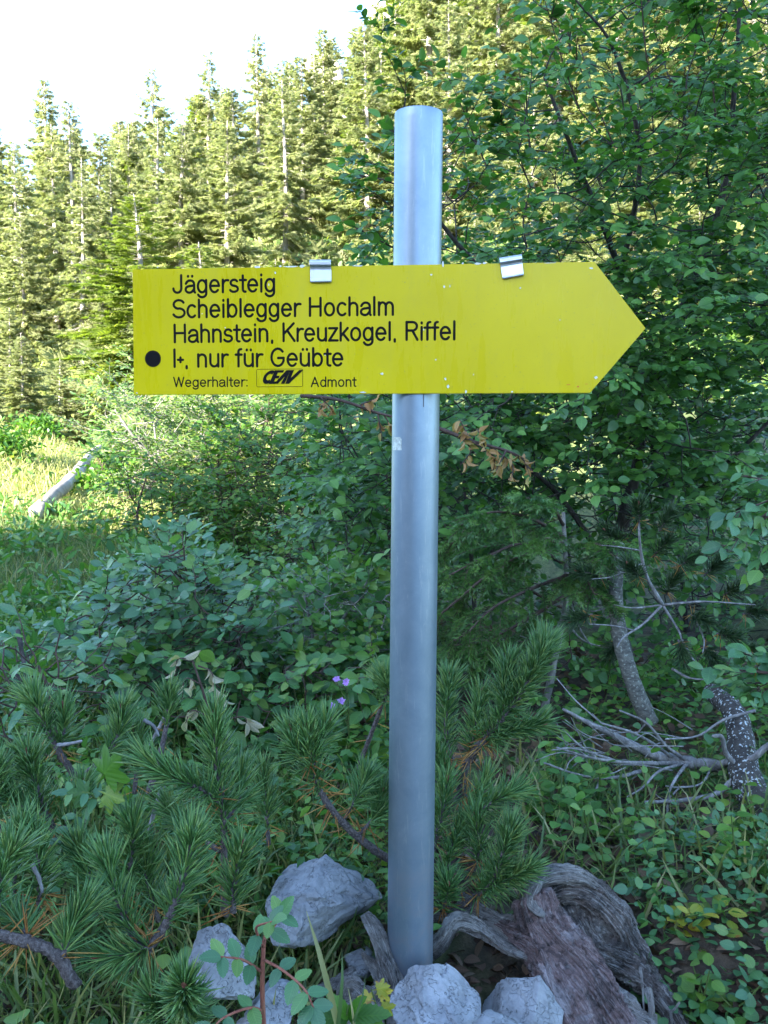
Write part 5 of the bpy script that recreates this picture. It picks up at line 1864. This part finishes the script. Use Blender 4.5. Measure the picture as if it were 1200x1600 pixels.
# ------------------------------------------------------------------ fallen dead branch on the right
db = thing('dead_branch', 'bare grey fallen branch with forked twigs at lower right', 'branch', at(1140, 1215, 2.2), None)
for P, r0, r1 in [([(1175, 1225, 2.15), (1130, 1200, 2.2), (1080, 1192, 2.2), (1020, 1178, 2.18), (965, 1152, 2.15), (920, 1130, 2.12), (880, 1108, 2.1)], .020, .003),
                  ([(1120, 1198, 2.2), (1140, 1190, 2.15), (1175, 1185, 2.1), (1200, 1165, 2.08), (1230, 1150, 2.05)], .010, .006),
                  ([(1155, 1200, 2.12), (1135, 1178, 2.1), (1128, 1152, 2.08), (1114, 1150, 2.06)], .007, .004),
                  ([(1075, 1190, 2.2), (1040, 1165, 2.12), (1010, 1130, 2.08), (968, 1110, 2.05)], .005, .002),
                  ([(1060, 1190, 2.2), (1000, 1150, 2.1), (940, 1130, 2.05)], .0045, .002),
                  ([(1075, 1192, 2.2), (990, 1192, 2.12), (930, 1185, 2.06), (870, 1168, 2.02)], .006, .002),
                  ([(930, 1183, 2.06), (900, 1160, 2.03), (880, 1140, 2.0)], .003, .0015), ([(905, 1178, 2.05), (890, 1190, 2.04), (885, 1202, 2.03)], .002, .001),
                  ([(960, 1188, 2.1), (900, 1170, 2.02), (862, 1172, 1.98)], .003, .0015),
                  ([(1075, 1192, 2.2), (1060, 1210, 2.1), (1045, 1240, 2.05), (1042, 1290, 2.03)], .0045, .002),
                  ([(1072, 1192, 2.2), (1030, 1205, 2.1), (1005, 1230, 2.05), (980, 1245, 2.03)], .004, .0015),
                  ([(1150, 1212, 2.1), (1120, 1240, 2.08), (1070, 1250, 2.05), (1008, 1254, 2.02)], .007, .004),
                  ([(1112, 1200, 2.18), (1095, 1225, 2.1), (1060, 1230, 2.08), (1040, 1228, 2.06)], .003, .0015),
                  ([(1060, 1232, 2.08), (1040, 1250, 2.06), (1020, 1238, 2.05)], .0025, .001),
                  ([(1000, 1205, 2.15), (960, 1215, 2.1), (910, 1212, 2.05), (850, 1192, 2.0)], .005, .002), ([(940, 1218, 2.08), (920, 1245, 2.05), (888, 1235, 2.03)], .003, .0015),
                  ([(1180, 1110, 2.2), (1130, 1125, 2.2), (1090, 1150, 2.18), (1040, 1155, 2.15)], .004, .002), ([(1040, 1300, 2.02), (1046, 1330, 2.0), (1046, 1355, 2.0)], .004, .003),
                  ([(940, 1130, 2.05), (900, 1095, 2.1), (870, 1060, 2.2)], .002, .001), ([(1010, 1130, 2.08), (990, 1150, 2.1), (985, 1140, 2.1)], .002, .001)]:
    w = Acc(); limb(w, [at(*p) for p in P], r0, r1, 7, 6, .09); w.build('twig', M['deadwood'], db, True)
for k_ in range(26):
    px_, py_ = rng.uniform(900, 1130), rng.uniform(1140, 1205)
    yy_ = rng.uniform(2.05, 2.25)
    an_ = rng.uniform(2.2, 4.3)
    L_ = rng.uniform(35, 110)
    a1 = (px_, py_, yy_)
    a2 = (px_ + math.cos(an_) * L_ * .5, py_ + math.sin(an_) * L_ * .3 + rng.normal(0, 6), yy_ - .03)
    a3 = (px_ + math.cos(an_) * L_, py_ + math.sin(an_) * L_ * .7 + rng.normal(0, 12), yy_ - .06)
    w = Acc(); limb(w, PX([a1, a2, a3]), .0018, .0007, 5, 5, .1); w.build('fine_twig', M['deadwood'], db, True)
ls = thing('mossy_trunk', 'leaning trunk spotted with white lichen at the right edge', 'trunk', at(1190, 1290, 2.1))
w = Acc(); limb(w, [at(1240, 1340, 2.0), at(1195, 1270, 2.05), at(1165, 1215, 2.1), at(1150, 1120, 2.25), at(1110, 1080, 2.4)], .05, .022, 14, 8, .04); w.build('bark', bark_mat('lichen_bark', (.02, .018, .016), (.05, .045, .04), (.08, .07, .06), 60, 1, lich=(.42, .45, .45)), ls, True)
tw = thing('hanging_trunk', 'mottled pale beech stem rising behind the dead branch', 'trunk', g0(1000, 3.0))
w = Acc(); limb(w, [at(1016, 1130, 2.5), at(990, 1070, 2.5), at(970, 1000, 2.52), at(962, 930, 2.55), at(966, 850, 2.6)], .024, .018, 14, 8, .03); w.build('stem', M['bark_mottled'], tw, True)

# ------------------------------------------------------------------ withered twigs with dead leaves
def withered(name, label, main, subs, mat, tpl, ls_, n, group=None, key='dead', wd=1.0):
    t = thing(name, label, 'branch', main[0], group)
    w = Acc()
    C = limb(w, main, .0045, .002)
    lv = Leaves()
    for sb in subs:
        D = limb(w, sb, .002, .001, 5)
        k_ = n
        tt_ = rng.uniform(.25, 1, k_)
        p = np.stack([np.interp(tt_, np.linspace(0, 1, len(D)), D[:, c]) for c in range(3)], 1)
        d = unit(unit(D[-1] - D[0]) * .4 + rng.normal(0, .6, (k_, 3)) - UP * .7)
        lv.add(p, d, rand_unit(k_), ls_ * rng.uniform(.6, 1.2, k_))
    w.build('twig', M['bark_twig'], t, True)
    put_leaves(lv, tpl, mat, t, key, 300, wd)


withered('withered_branch', 'brown withered twig with curled leaves right of the post below the sign', PX([(680, 667, 1.9), (740, 690, 1.88), (800, 708, 1.86), (830, 735, 1.85)]),
         [PX(q) for q in [[(735, 688, 1.88), (770, 712, 1.86), (770, 740, 1.85)], [(770, 700, 1.87), (800, 725, 1.85), (798, 752, 1.84)], [(700, 672, 1.9), (735, 700, 1.88), (722, 725, 1.88)],
                          [(780, 700, 1.87), (815, 715, 1.85), (828, 745, 1.84)], [(735, 688, 1.88), (718, 655, 1.9)], [(760, 695, 1.87), (745, 670, 1.88)], [(790, 705, 1.86), (775, 735, 1.83)]]], M['dead'], CURLED, .025, 12, 'withered twigs', 'dead')
withered('withered_branch', 'brown withered twig with few leaves left of the post below the sign', PX([(470, 618, 1.95), (530, 625, 1.94), (590, 645, 1.93), (650, 660, 1.92)]),
         [PX(q) for q in [[(510, 622, 1.94), (500, 640, 1.94)], [(560, 634, 1.94), (590, 622, 1.93)], [(600, 648, 1.93), (612, 668, 1.93)], [(590, 645, 1.93), (598, 690, 1.93)], [(500, 620, 1.94), (520, 640, 1.94)]]], M['dead'], CURLED, .025, 6, 'withered twigs', 'dead')
withered('withered_shoot', 'pale withered leaves drooping on a shoot above the tallest pine', PX([(330, 1150, 2.0), (320, 1090, 2.0), (300, 1030, 2.0)]),
         [PX(q) for q in [[(322, 1100, 2.0), (345, 1080, 1.98), (350, 1110, 1.98)], [(315, 1070, 2.0), (290, 1060, 1.98), (285, 1090, 1.98)], [(310, 1040, 2), (330, 1050, 1.98), (335, 1075, 1.98)], [(303, 1030, 2), (278, 1030, 1.98), (275, 1050, 1.98)],
                          [(326, 1120, 2.0), (300, 1110, 1.98), (290, 1130, 1.98)], [(330, 1130, 2.0), (380, 1120, 1.98), (385, 1140, 1.98)]]], M['pale_dead'], CURLED, .036, 6, None, 'pdead')

# ------------------------------------------------------------------ single leafy plants in front
def pinnate(par, P, pairs, ls_, mat, key, tpl=TOOTH, wid=.85, wmat=None, r0=.002):
    """compound leaf: red stalk, leaflets in pairs and one at the end"""
    w = Acc(); C = limb(w, P, r0, r0 * .5, 5)
    w.build('stalk', wmat or M['stem_red'], par, True)
    t = np.linspace(0, 1, len(C)); T = unit(np.gradient(C, axis=0))
    lv = Leaves()
    for i in range(pairs):
        tq = .3 + .66 * i / max(1, pairs - 1)
        p = np.array([np.interp(tq, t, C[:, c]) for c in range(3)]); tg = unit(np.array([np.interp(tq, t, T[:, c]) for c in range(3)]))
        vw = unit(EYE - p)
        n_ = unit(UP * .7 + vw * .8)
        sd = unit(np.cross(tg, n_))
        for sg in (-1, 1):
            lv.add(p, unit(sd * sg + tg * .35 + rng.normal(0, .1, 3) - UP * .15), n_ + rng.normal(0, .15, 3), ls_ * rng.uniform(.85, 1.1))
    lv.add(C[-1], T[-1] + rng.normal(0, .1, 3), unit(UP * .7 + unit(EYE - C[-1]) * .8), ls_ * 1.1)
    put_leaves(lv, tpl, mat, par, key, 400, wid)


rw = thing('rowan_seedling', 'seedling with toothed compound leaves on red stalks at bottom centre-left', 'plant', at(420, 1640, 1.02))
w = Acc(); limb(w, PX([(418, 1660, 1.04), (412, 1600, 1.03), (410, 1540, 1.02), (412, 1480, 1.02), (414, 1465, 1.02)]), .0035, .002); w.build('stem', M['stem_red'], rw, True)
for P, pr in [([(412, 1500, 1.02), (440, 1515, .99), (475, 1545, .97), (490, 1575, .96)], 4), ([(412, 1480, 1.02), (400, 1450, 1.0), (425, 1440, .98)], 2), ([(411, 1520, 1.02), (380, 1500, 1.0), (345, 1495, .98)], 3),
              ([(412, 1580, 1.03), (390, 1575, 1.0), (350, 1590, .98), (330, 1610, .96)], 3), ([(413, 1465, 1.02), (430, 1445, 1.03), (440, 1430, 1.03)], 2)]:
    pinnate(rw, PX(P), pr, .025, M['hazel'], 'hazelr')
ms = thing('maple_seedling', 'large lobed maple leaf above the forked pine at left', 'plant', at(165, 1330, 1.3))
w = Acc(); limb(w, PX([(155, 1350, 1.3), (152, 1290, 1.3), (150, 1240, 1.3), (163, 1205, 1.28)]), .002, .0012); w.build('stem', M['stem_green'], ms, True)
lv = Leaves()
for x_, y_, dx, dz, s_ in [(150, 1225, .8, .9, .066), (150, 1240, -.7, .1, .04), (152, 1235, 1.0, -.3, .045)]:
    lv.add(at(x_, y_, 1.28), np.array([dx, -.2, dz]), unit(np.array([-.1, -1, .5])), s_)
put_leaves(lv, LOBED, M['fresh'], ms, 'lob', 10, 1.1)
pinnate(ms, PX([(152, 1262, 1.3), (130, 1262, 1.28), (112, 1290, 1.27), (95, 1320, 1.26)]), 4, .024, M['hazel'], 'hazelr', ROUND, .7, M['stem_green'])
pinnate(ms, PX([(152, 1262, 1.3), (142, 1240, 1.28), (108, 1238, 1.27)]), 3, .022, M['hazel'], 'hazelr', ROUND, .7, M['stem_green'])

hb = thing('leafy_herb', 'light green toothed plant between rowan seedling and driftwood', 'plant', at(545, 1640, 1.06))
w = Acc(); limb(w, PX([(545, 1660, 1.08), (540, 1600, 1.07), (545, 1570, 1.07)]), .0018, .001); w.build('stem', M['stem_green'], hb, True)
lv = Leaves()
for dx, dz, s_ in [(-1, .15, .06), (1, .3, .055), (-.6, .9, .045), (.5, .9, .04), (-1, -.2, .05), (1, -.1, .05)]:
    lv.add(at(545, 1590, 1.07), np.array([dx, -.3, dz]), np.array([0, -.5, 1.0]), s_)
put_leaves(lv, TOOTH, M['fresh'], hb, 'fresht', 10, .7)
hb = thing('leafy_herb', 'small yellowish lobed plant in front of the driftwood stub', 'plant', at(598, 1640, 1.1))
w = Acc(); limb(w, PX([(600, 1660, 1.14), (592, 1590, 1.12), (580, 1545, 1.11)]), .0014, .0008); w.build('stem', M['stem_green'], hb, True)
lv = Leaves()
for i_, (x_, y_) in enumerate([(581, 1548), (588, 1565), (590, 1578), (596, 1590), (585, 1555), (592, 1600)]):
    lv.add(at(x_, y_, 1.11), np.array([(-1) ** i_, -.2, .4]), np.array([0, -.8, .6]), .026)
put_leaves(lv, LOBED, M['yellowing'], hb, 'loby', 10, .9)
gb = thing('grass_tuft', 'few single green grass blades in front of the driftwood', 'grass', at(525, 1640, 1.05))
lv = Leaves()
for x_, dx, s_ in [(533, -.22, .15), (525, .12, .10), (512, -.5, .08), (540, .4, .07), (556, -.1, .06)]:
    lv.add(at(x_, 1625, 1.05), np.array([dx, -.05, 1]), np.array([.3, -1, .2]), s_)
put_leaves(lv, BLADE, M['grass'], gb, 'bladeg', 10, 1.6, name='blade')

fl = thing('flower', 'small violet scabious flowers on thin stalks beside the bush stem', 'flower', at(545, 1140, 2.3))
for x_, y_, sx_ in [(541, 1066, 545), (520, 1104, 540), (533, 1096, 542), (525, 1062, 543)]:
    w = Acc(); limb(w, PX([(545, 1150, 2.1), (sx_, (y_ + 1150) / 2, 2.0), (x_, y_, 1.95)]), .0012, .0009, 4); w.build('stalk', M['stem_green'], fl, True)
    c_ = at(x_, y_, 1.945)
    k_ = 16
    an = np.arange(k_) * 2.4
    vw = unit(EYE - c_ + UP)
    a1 = unit(np.cross(vw, UP)); a2 = np.cross(a1, vw)
    d = a1 * np.cos(an)[:, None] + a2 * np.sin(an)[:, None] + vw * rng.uniform(.1, .9, (k_, 1))
    a = Acc(); a.bake(SMALL, frames(d, np.tile(vw, (k_, 1)), rng.uniform(.006, .011, k_)), np.tile(c_, (k_, 1)), rng.random(k_))
    o = a.build('blossom', M['petal'], fl); o['kind'] = 'stuff'

# dead thin sticks standing among the pines at left
for P, r0, lab in [([(268, 1100, 1.75), (250, 1135, 1.74), (234, 1165, 1.73)], .005, 'short grey dead stick leaning above the tallest pine side shoot'),
                   ([(254, 1228, 1.5), (243, 1262, 1.5), (232, 1298, 1.5)], .005, 'pale grey stick standing upright between the left pines'),
                   ([(225, 1125, 1.6), (240, 1135, 1.6), (248, 1150, 1.6)], .004, 'small broken grey twig near the withered leaves'),
                   ([(90, 1165, 1.4), (110, 1162, 1.4), (128, 1158, 1.4)], .0035, 'short pale twig lying across the slanted pine stem'),
                   ([(50, 1350, 1.1), (62, 1375, 1.1), (66, 1395, 1.1)], .003, 'tiny pale bare twig in the lower left heath')]:
    w = Acc(); limb(w, PX(P), r0, r0 * .6, 7, 5, .08)
    tag(w.build('dead_stick', M['deadwood'], None, True), lab, 'stick', 'dead sticks among the pines')
w = Acc(); limb(w, PX([(28, 985, 2.3), (40, 1060, 2.2), (22, 1052, 2.2)]), .006, .003, 7, 5, .08)
tag(w.build('dead_stick', M['bark_dark'], None, True), 'dark crooked stick at the left edge above the pines', 'stick', 'dead sticks among the pines')


def herb_plant(label, px, py, Y, hgt, n, ls_, tpl, mat, key, group, wid=1.0, singles=True, name='leafy_herb', spread=.5):
    b0 = at(px, py, Y)
    x0, y0 = b0[0], b0[1]
    b0 = np.array([x0, y0, float(H(x0, y0)) - .02])
    t = thing(name, label, 'plant', b0, group)
    w, lv = Acc(), Leaves()
    for k_ in range(max(2, n // 7)):
        d = unit(np.array([rng.normal(0, spread), rng.normal(-.1, spread), 1.0]))
        hh = hgt * rng.uniform(.6, 1.1)
        C = curve([b0 + rng.normal(0, .015, 3), b0 + d * hh * .5, b0 + d * hh + np.array([rng.normal(0, .03), rng.normal(0, .03), 0])], 4)
        tube(w, C, np.linspace(.0022, .0012, len(C)), 5, .5, False)
        m_ = 7
        tt_ = np.linspace(.25, 1, m_)
        p = np.stack([np.interp(tt_, np.linspace(0, 1, len(C)), C[:, c]) for c in range(3)], 1)
        an = np.arange(m_) * 2.4 + rng.uniform(0, 6)
        dd = np.stack([np.cos(an), np.sin(an), rng.uniform(-.1, .5, m_)], 1)
        lv.add(p + unit(dd) * ls_ * .3, dd, UP + OPEN * .5 + rng.normal(0, .25, (m_, 3)), ls_ * rng.uniform(.7, 1.15, m_))
    w.build('stem', M['stem_green'], t, True)
    put_leaves(lv, tpl, mat, t, key, 60 if singles else 0, wid)


_places = [('beside the stump at the right', 905, 1330, 2.0), ('right of the stump, upper', 960, 1340, 1.9), ('at the right edge in front', 1150, 1500, 1.5), ('at the lower right corner', 1130, 1580, 1.4), ('right of the stump, middle', 1060, 1450, 1.65),
           ('by the right edge above the blue green one', 1170, 1400, 1.75), ('under the dead branch', 1000, 1290, 2.2), ('behind the lower right pine', 850, 1290, 2.1), ('beside the lower right pine needles', 870, 1240, 2.2),
           ('under the mottled beech stem', 1030, 1130, 2.7), ('left of the mottled beech stem', 930, 1080, 2.7), ('right of the large pine', 890, 1160, 2.5), ('at the foot of the beech', 970, 1110, 2.8), ('in the dark hollow, left', 860, 1330, 2.0),
           ('between stump and right corner', 1090, 1540, 1.5), ('at the right edge near the lichen trunk', 1180, 1340, 1.9), ('in the dark hollow, right', 1090, 1260, 2.3), ('behind the stump crest', 930, 1370, 1.8)]
_kinds = [(ROUND, 'herb', 'herbr', 'round-leaved green herb'), (TOOTH, 'fresh', 'fresht', 'bright toothed herb'), (ROUND, 'hazel', 'hazelr2', 'blue green small-leaved herb'), (TOOTH, 'yellowing', 'yelt', 'yellow spotted herb'), (BEECH, 'herb', 'herb', 'oval-leaved dark herb')]
for i, (w_, px, py, Y) in enumerate(_places):
    kk = [0, 1, 2, 2, 3, 1, 4, 0, 4, 0, 4, 0, 4, 1, 1, 1, 4, 4][i]
    tpl, mn, key, kn = _kinds[kk]
    herb_plant(f'{kn} {w_}', px, py, Y, rng.uniform(.10, .2) * (1.1 if Y > 1.7 else .9), 28, .030 if kk != 2 else .022, tpl, M[mn], key, 'herbs on the right hand side', 1.0)
for i, (w_, px, py, Y, kk) in enumerate([('behind the curved pine stem', 560, 1180, 2.2, 1), ('between the flowers and the post', 590, 1130, 2.3, 4), ('left of the curved stem tuft', 430, 1110, 2.3, 1), ('below the withered leaves', 400, 1190, 2.0, 0),
                                         ('over the boulder, left', 380, 1290, 1.8, 4), ('behind the low pine clump', 180, 1240, 1.9, 0), ('at the left edge beneath the pines', 60, 1440, 1.3, 0), ('in the lower left corner', 90, 1560, 1.15, 1),
                                         ('under the forked pine', 210, 1570, 1.15, 1), ('below the low bush at left', 140, 1150, 2.0, 2)]):
    tpl, mn, key, kn = _kinds[kk]
    herb_plant(f'{kn} {w_}', px, py, Y, rng.uniform(.09, .16), 28, .034, tpl, M[mn], key, 'herbs on the left hand side', 1.0)
for w_, px, py, Y, kk in [('between forked pine and thick bent stem', 120, 1450, 1.16, 2), ('just left of the tallest pine stem', 300, 1330, 1.42, 0), ('right of the end-on pine star', 345, 1480, 1.2, 1), ('between slanted and left edge pines', 20, 1200, 1.5, 4), ('below the maple seedling', 150, 1370, 1.32, 2)]:
    tpl, mn, key, kn = _kinds[kk]
    herb_plant(f'{kn} {w_}', px, py, Y, rng.uniform(.12, .19), 21, .026, tpl, M[mn], key, 'herbs on the left hand side', 1.0)


# ------------------------------------------------------------------ uncountable cover: undergrowth, litter, grass
def scatter(name, n, area, tpl, mat, size, up=.6, tilt=.5, lift=(0, .05), wid=1.0, clump=None, label=None, hang=0.0, keepf=None):
    """area: function(n) -> xy"""
    xy = area(n)
    if keepf is not None:
        xy = xy[keepf(xy)]
    n = len(xy)
    z = H(xy[:, 0], xy[:, 1])
    p = np.column_stack([xy, z + rng.uniform(*lift, n) ** 1.0])
    d = rand_unit(n); d[:, 2] = np.abs(d[:, 2]) * up - hang
    nn = unit(UP + rng.normal(0, tilt, (n, 3)))
    a = Acc()
    a.bake(tpl, frames(d, nn, size * rng.uniform(.6, 1.3, n), wid), p, rng.random(n))
    o = a.build(name, mat)
    o['kind'] = 'stuff'
    if label:
        o['label'] = label
        o['category'] = name.replace('_', ' ')
    return o


def area_box(x0, x1, y0, y1, clumps=0, spread=.15):
    def f(n):
        if clumps:
            c = np.column_stack([rng.uniform(x0, x1, clumps), rng.uniform(y0, y1, clumps)])
            return c[rng.integers(0, clumps, n)] + rng.normal(0, spread, (n, 2))
        return np.column_stack([rng.uniform(x0, x1, n), rng.uniform(y0, y1, n)])
    return f


def area_fan(y0, y1, a0, a1, pw=1.0):
    """wedge between directions a0..a1 (x over y), even in depth ^pw"""
    def f(n):
        y = y0 + (y1 - y0) * rng.random(n) ** pw
        return np.column_stack([y * rng.uniform(a0, a1, n), y])
    return f


scatter('leaf_litter', 5200, area_fan(1.2, 4.2, -.1, .6), BEECH, M['litter'], .030, .3, .5, (0, .012), label='brown fallen beech leaves on the shaded ground')
scatter('leaf_litter', 2600, area_fan(.7, 2.0, -.5, .5), CURLED, M['litter'], .03, .2, .6, (0, .01), label='brown crumbs of leaves and needles around the post foot')
scatter('undergrowth', 15000, area_fan(1.5, 4.5, -.5, .05), SMALL, M['herb'], .028, .4, .5, (0, .16), label='low green ground plants on the left under the bushes')
scatter('undergrowth', 9000, area_fan(.75, 1.75, -.55, -.04), SMALL, M['moss'], .013, 1.6, .8, (0, .06), .6, label='heath and moss between the pine stems at lower left')
scatter('undergrowth', 3400, area_fan(1.9, 3.6, .14, .55), TOOTH, M['beech'], .027, .4, .5, (0, .14), label='dark leafy ground plants in the hollow under the beech', keepf=lambda q: rng.random(len(q)) < smooth(-.3, .5, np.sin(q[:, 0] * 6.1 + 1) + np.sin(q[:, 1] * 5.3)) + .12)
scatter('undergrowth', 4200, area_fan(1.3, 3.2, .18, .55), SMALL, M['herb'], .024, .4, .5, (0, .07), label='low green ground plants on the right behind the stump', keepf=lambda q: rng.random(len(q)) < smooth(-.2, .3, np.sin(q[:, 0] * 7) + np.sin(q[:, 1] * 6 + 1)) + .1)
scatter('undergrowth', 1700, area_fan(1.25, 1.9, .2, .5), TOOTH, M['hazel'], .022, .4, .5, (0, .09), label='fresh green small leaves at lower right', keepf=lambda q: (q[:, 0] > .38 + .25 * (q[:, 1] - 1.4)))
scatter('undergrowth', 9000, area_fan(2.6, 7.6, -.48, -.16), LANCE, M['herb'], .07, .9, .7, (0, .16), 1.3, label='shaded tall weeds in front of the sunny bank', keepf=lambda q: rng.random(len(q)) < smooth(-.4, .5, np.sin(q[:, 0] * 4.1) + np.sin(q[:, 1] * 3.3 + 1)) + .08)
scatter('undergrowth', 1500, area_fan(7.6, 14, -.46, -.2), SMALL, M['willow'], .06, .6, .7, (0, .22), 1.0, label='bright weeds growing on the sunny bank', keepf=lambda q: rng.random(len(q)) < smooth(.2, .9, np.sin(q[:, 0] * 3.1) + np.sin(q[:, 1] * 2.3 + 1)) + .03)
# heather like sprigs near the curved pine stem
scatter('heath', 9000, area_fan(1.5, 2.1, -.22, .02), SMALL, M['moss'], .012, 1.8, .8, (0, .10), .55, label='yellow green heath tufts behind the large boulder')
scatter('grass', 7500, area_fan(.8, 3.2, -.5, -.05), BLADE, M['grass'], .13, 2.2, 1.0, (-.01, .01), 1.3, label='thin grass blades among the left hand plants')
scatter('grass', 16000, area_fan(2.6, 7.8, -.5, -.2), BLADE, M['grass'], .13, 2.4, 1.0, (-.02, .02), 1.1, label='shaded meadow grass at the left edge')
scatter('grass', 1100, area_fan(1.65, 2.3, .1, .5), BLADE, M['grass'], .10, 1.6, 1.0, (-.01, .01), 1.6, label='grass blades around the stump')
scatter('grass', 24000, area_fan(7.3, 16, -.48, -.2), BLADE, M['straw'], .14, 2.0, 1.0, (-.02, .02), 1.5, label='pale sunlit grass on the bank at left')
scatter('slope_undergrowth', 42000, area_fan(19, 60, -.5, .5, .8), SPRIG, M['far_spruce'], .55, 1.0, .8, (0, .5), 1.6, label='low sunlit shrubs covering the wooded slope', keepf=lambda q: ~((q[:, 1] < 14.5) & (q[:, 0] / q[:, 1] < -.27)))
scatter('slope_undergrowth', 26000, area_fan(9, 30, -.25, .5, .8), SMALL, M['willow'], .16, 1.0, .8, (0, .9), 1.0, label='leafy sunlit scrub at the foot of the slope')
# fallen pale trunk in the clearing
def on_ground(px, Y, up=0.0):
    x = at(px, 800, Y)[0]
    return np.array([x, Y, float(H(x, Y)) + up])


_l0, _l1 = on_ground(56, 7.2, .10), on_ground(174, 12.1, .24)
w = Acc(); limb(w, [_l0, _l0 * .65 + _l1 * .35 + np.array([.03, 0, .03]), _l0 * .3 + _l1 * .7 + np.array([-.03, 0, .03]), _l1], .065, .045, 10, 8, .07)
tag(w.build('fallen_trunk', M['bark_far'], None, True), 'pale barkless trunk lying up the sunny bank at left', 'log')
tp_ = at(50, 870, 9.3)
# small green shrubs on the sunny bank
for i_, (px, Y, s_, lab) in enumerate([(4, 9.6, .6, 'small sunlit bush left of the fallen trunk'), (190, 11.5, .8, 'small sunlit bush right of the fallen trunk, upper'), (165, 8.8, .5, 'small dark green bush near the pale boulder'), (60, 12.2, .45, 'small bush at the top of the sunny bank')]):
    x_ = at(px, 700, Y)[0]; z_ = float(H(x_, Y))
    t = thing('small_bush', lab, 'bush', (x_, Y, z_), 'small bushes on the sunny bank')
    n_ = 900
    p = rng.normal(0, 1, (n_, 3)) * np.array([.28, .28, .2]) * s_ + np.array([x_, Y, z_ + .28 * s_])
    a = Acc(); a.bake(SMALL, frames(rand_unit(n_), UP + rng.normal(0, .6, (n_, 3)), .07 * rng.uniform(.6, 1.2, n_)), p, rng.random(n_)); o = a.build('foliage', M['fresh'], t); o['kind'] = 'stuff'
    w = Acc()
    for k_ in range(5):
        limb(w, [np.array([x_, Y, z_ - .05]), np.array([x_, Y, z_ + .2 * s_]) + rng.normal(0, .1 * s_, 3), np.array([x_, Y, z_ + .4 * s_]) + rng.normal(0, .2 * s_, 3)], .012, .004, 4)
    w.build('stem', M['bark_twig'], t, True)
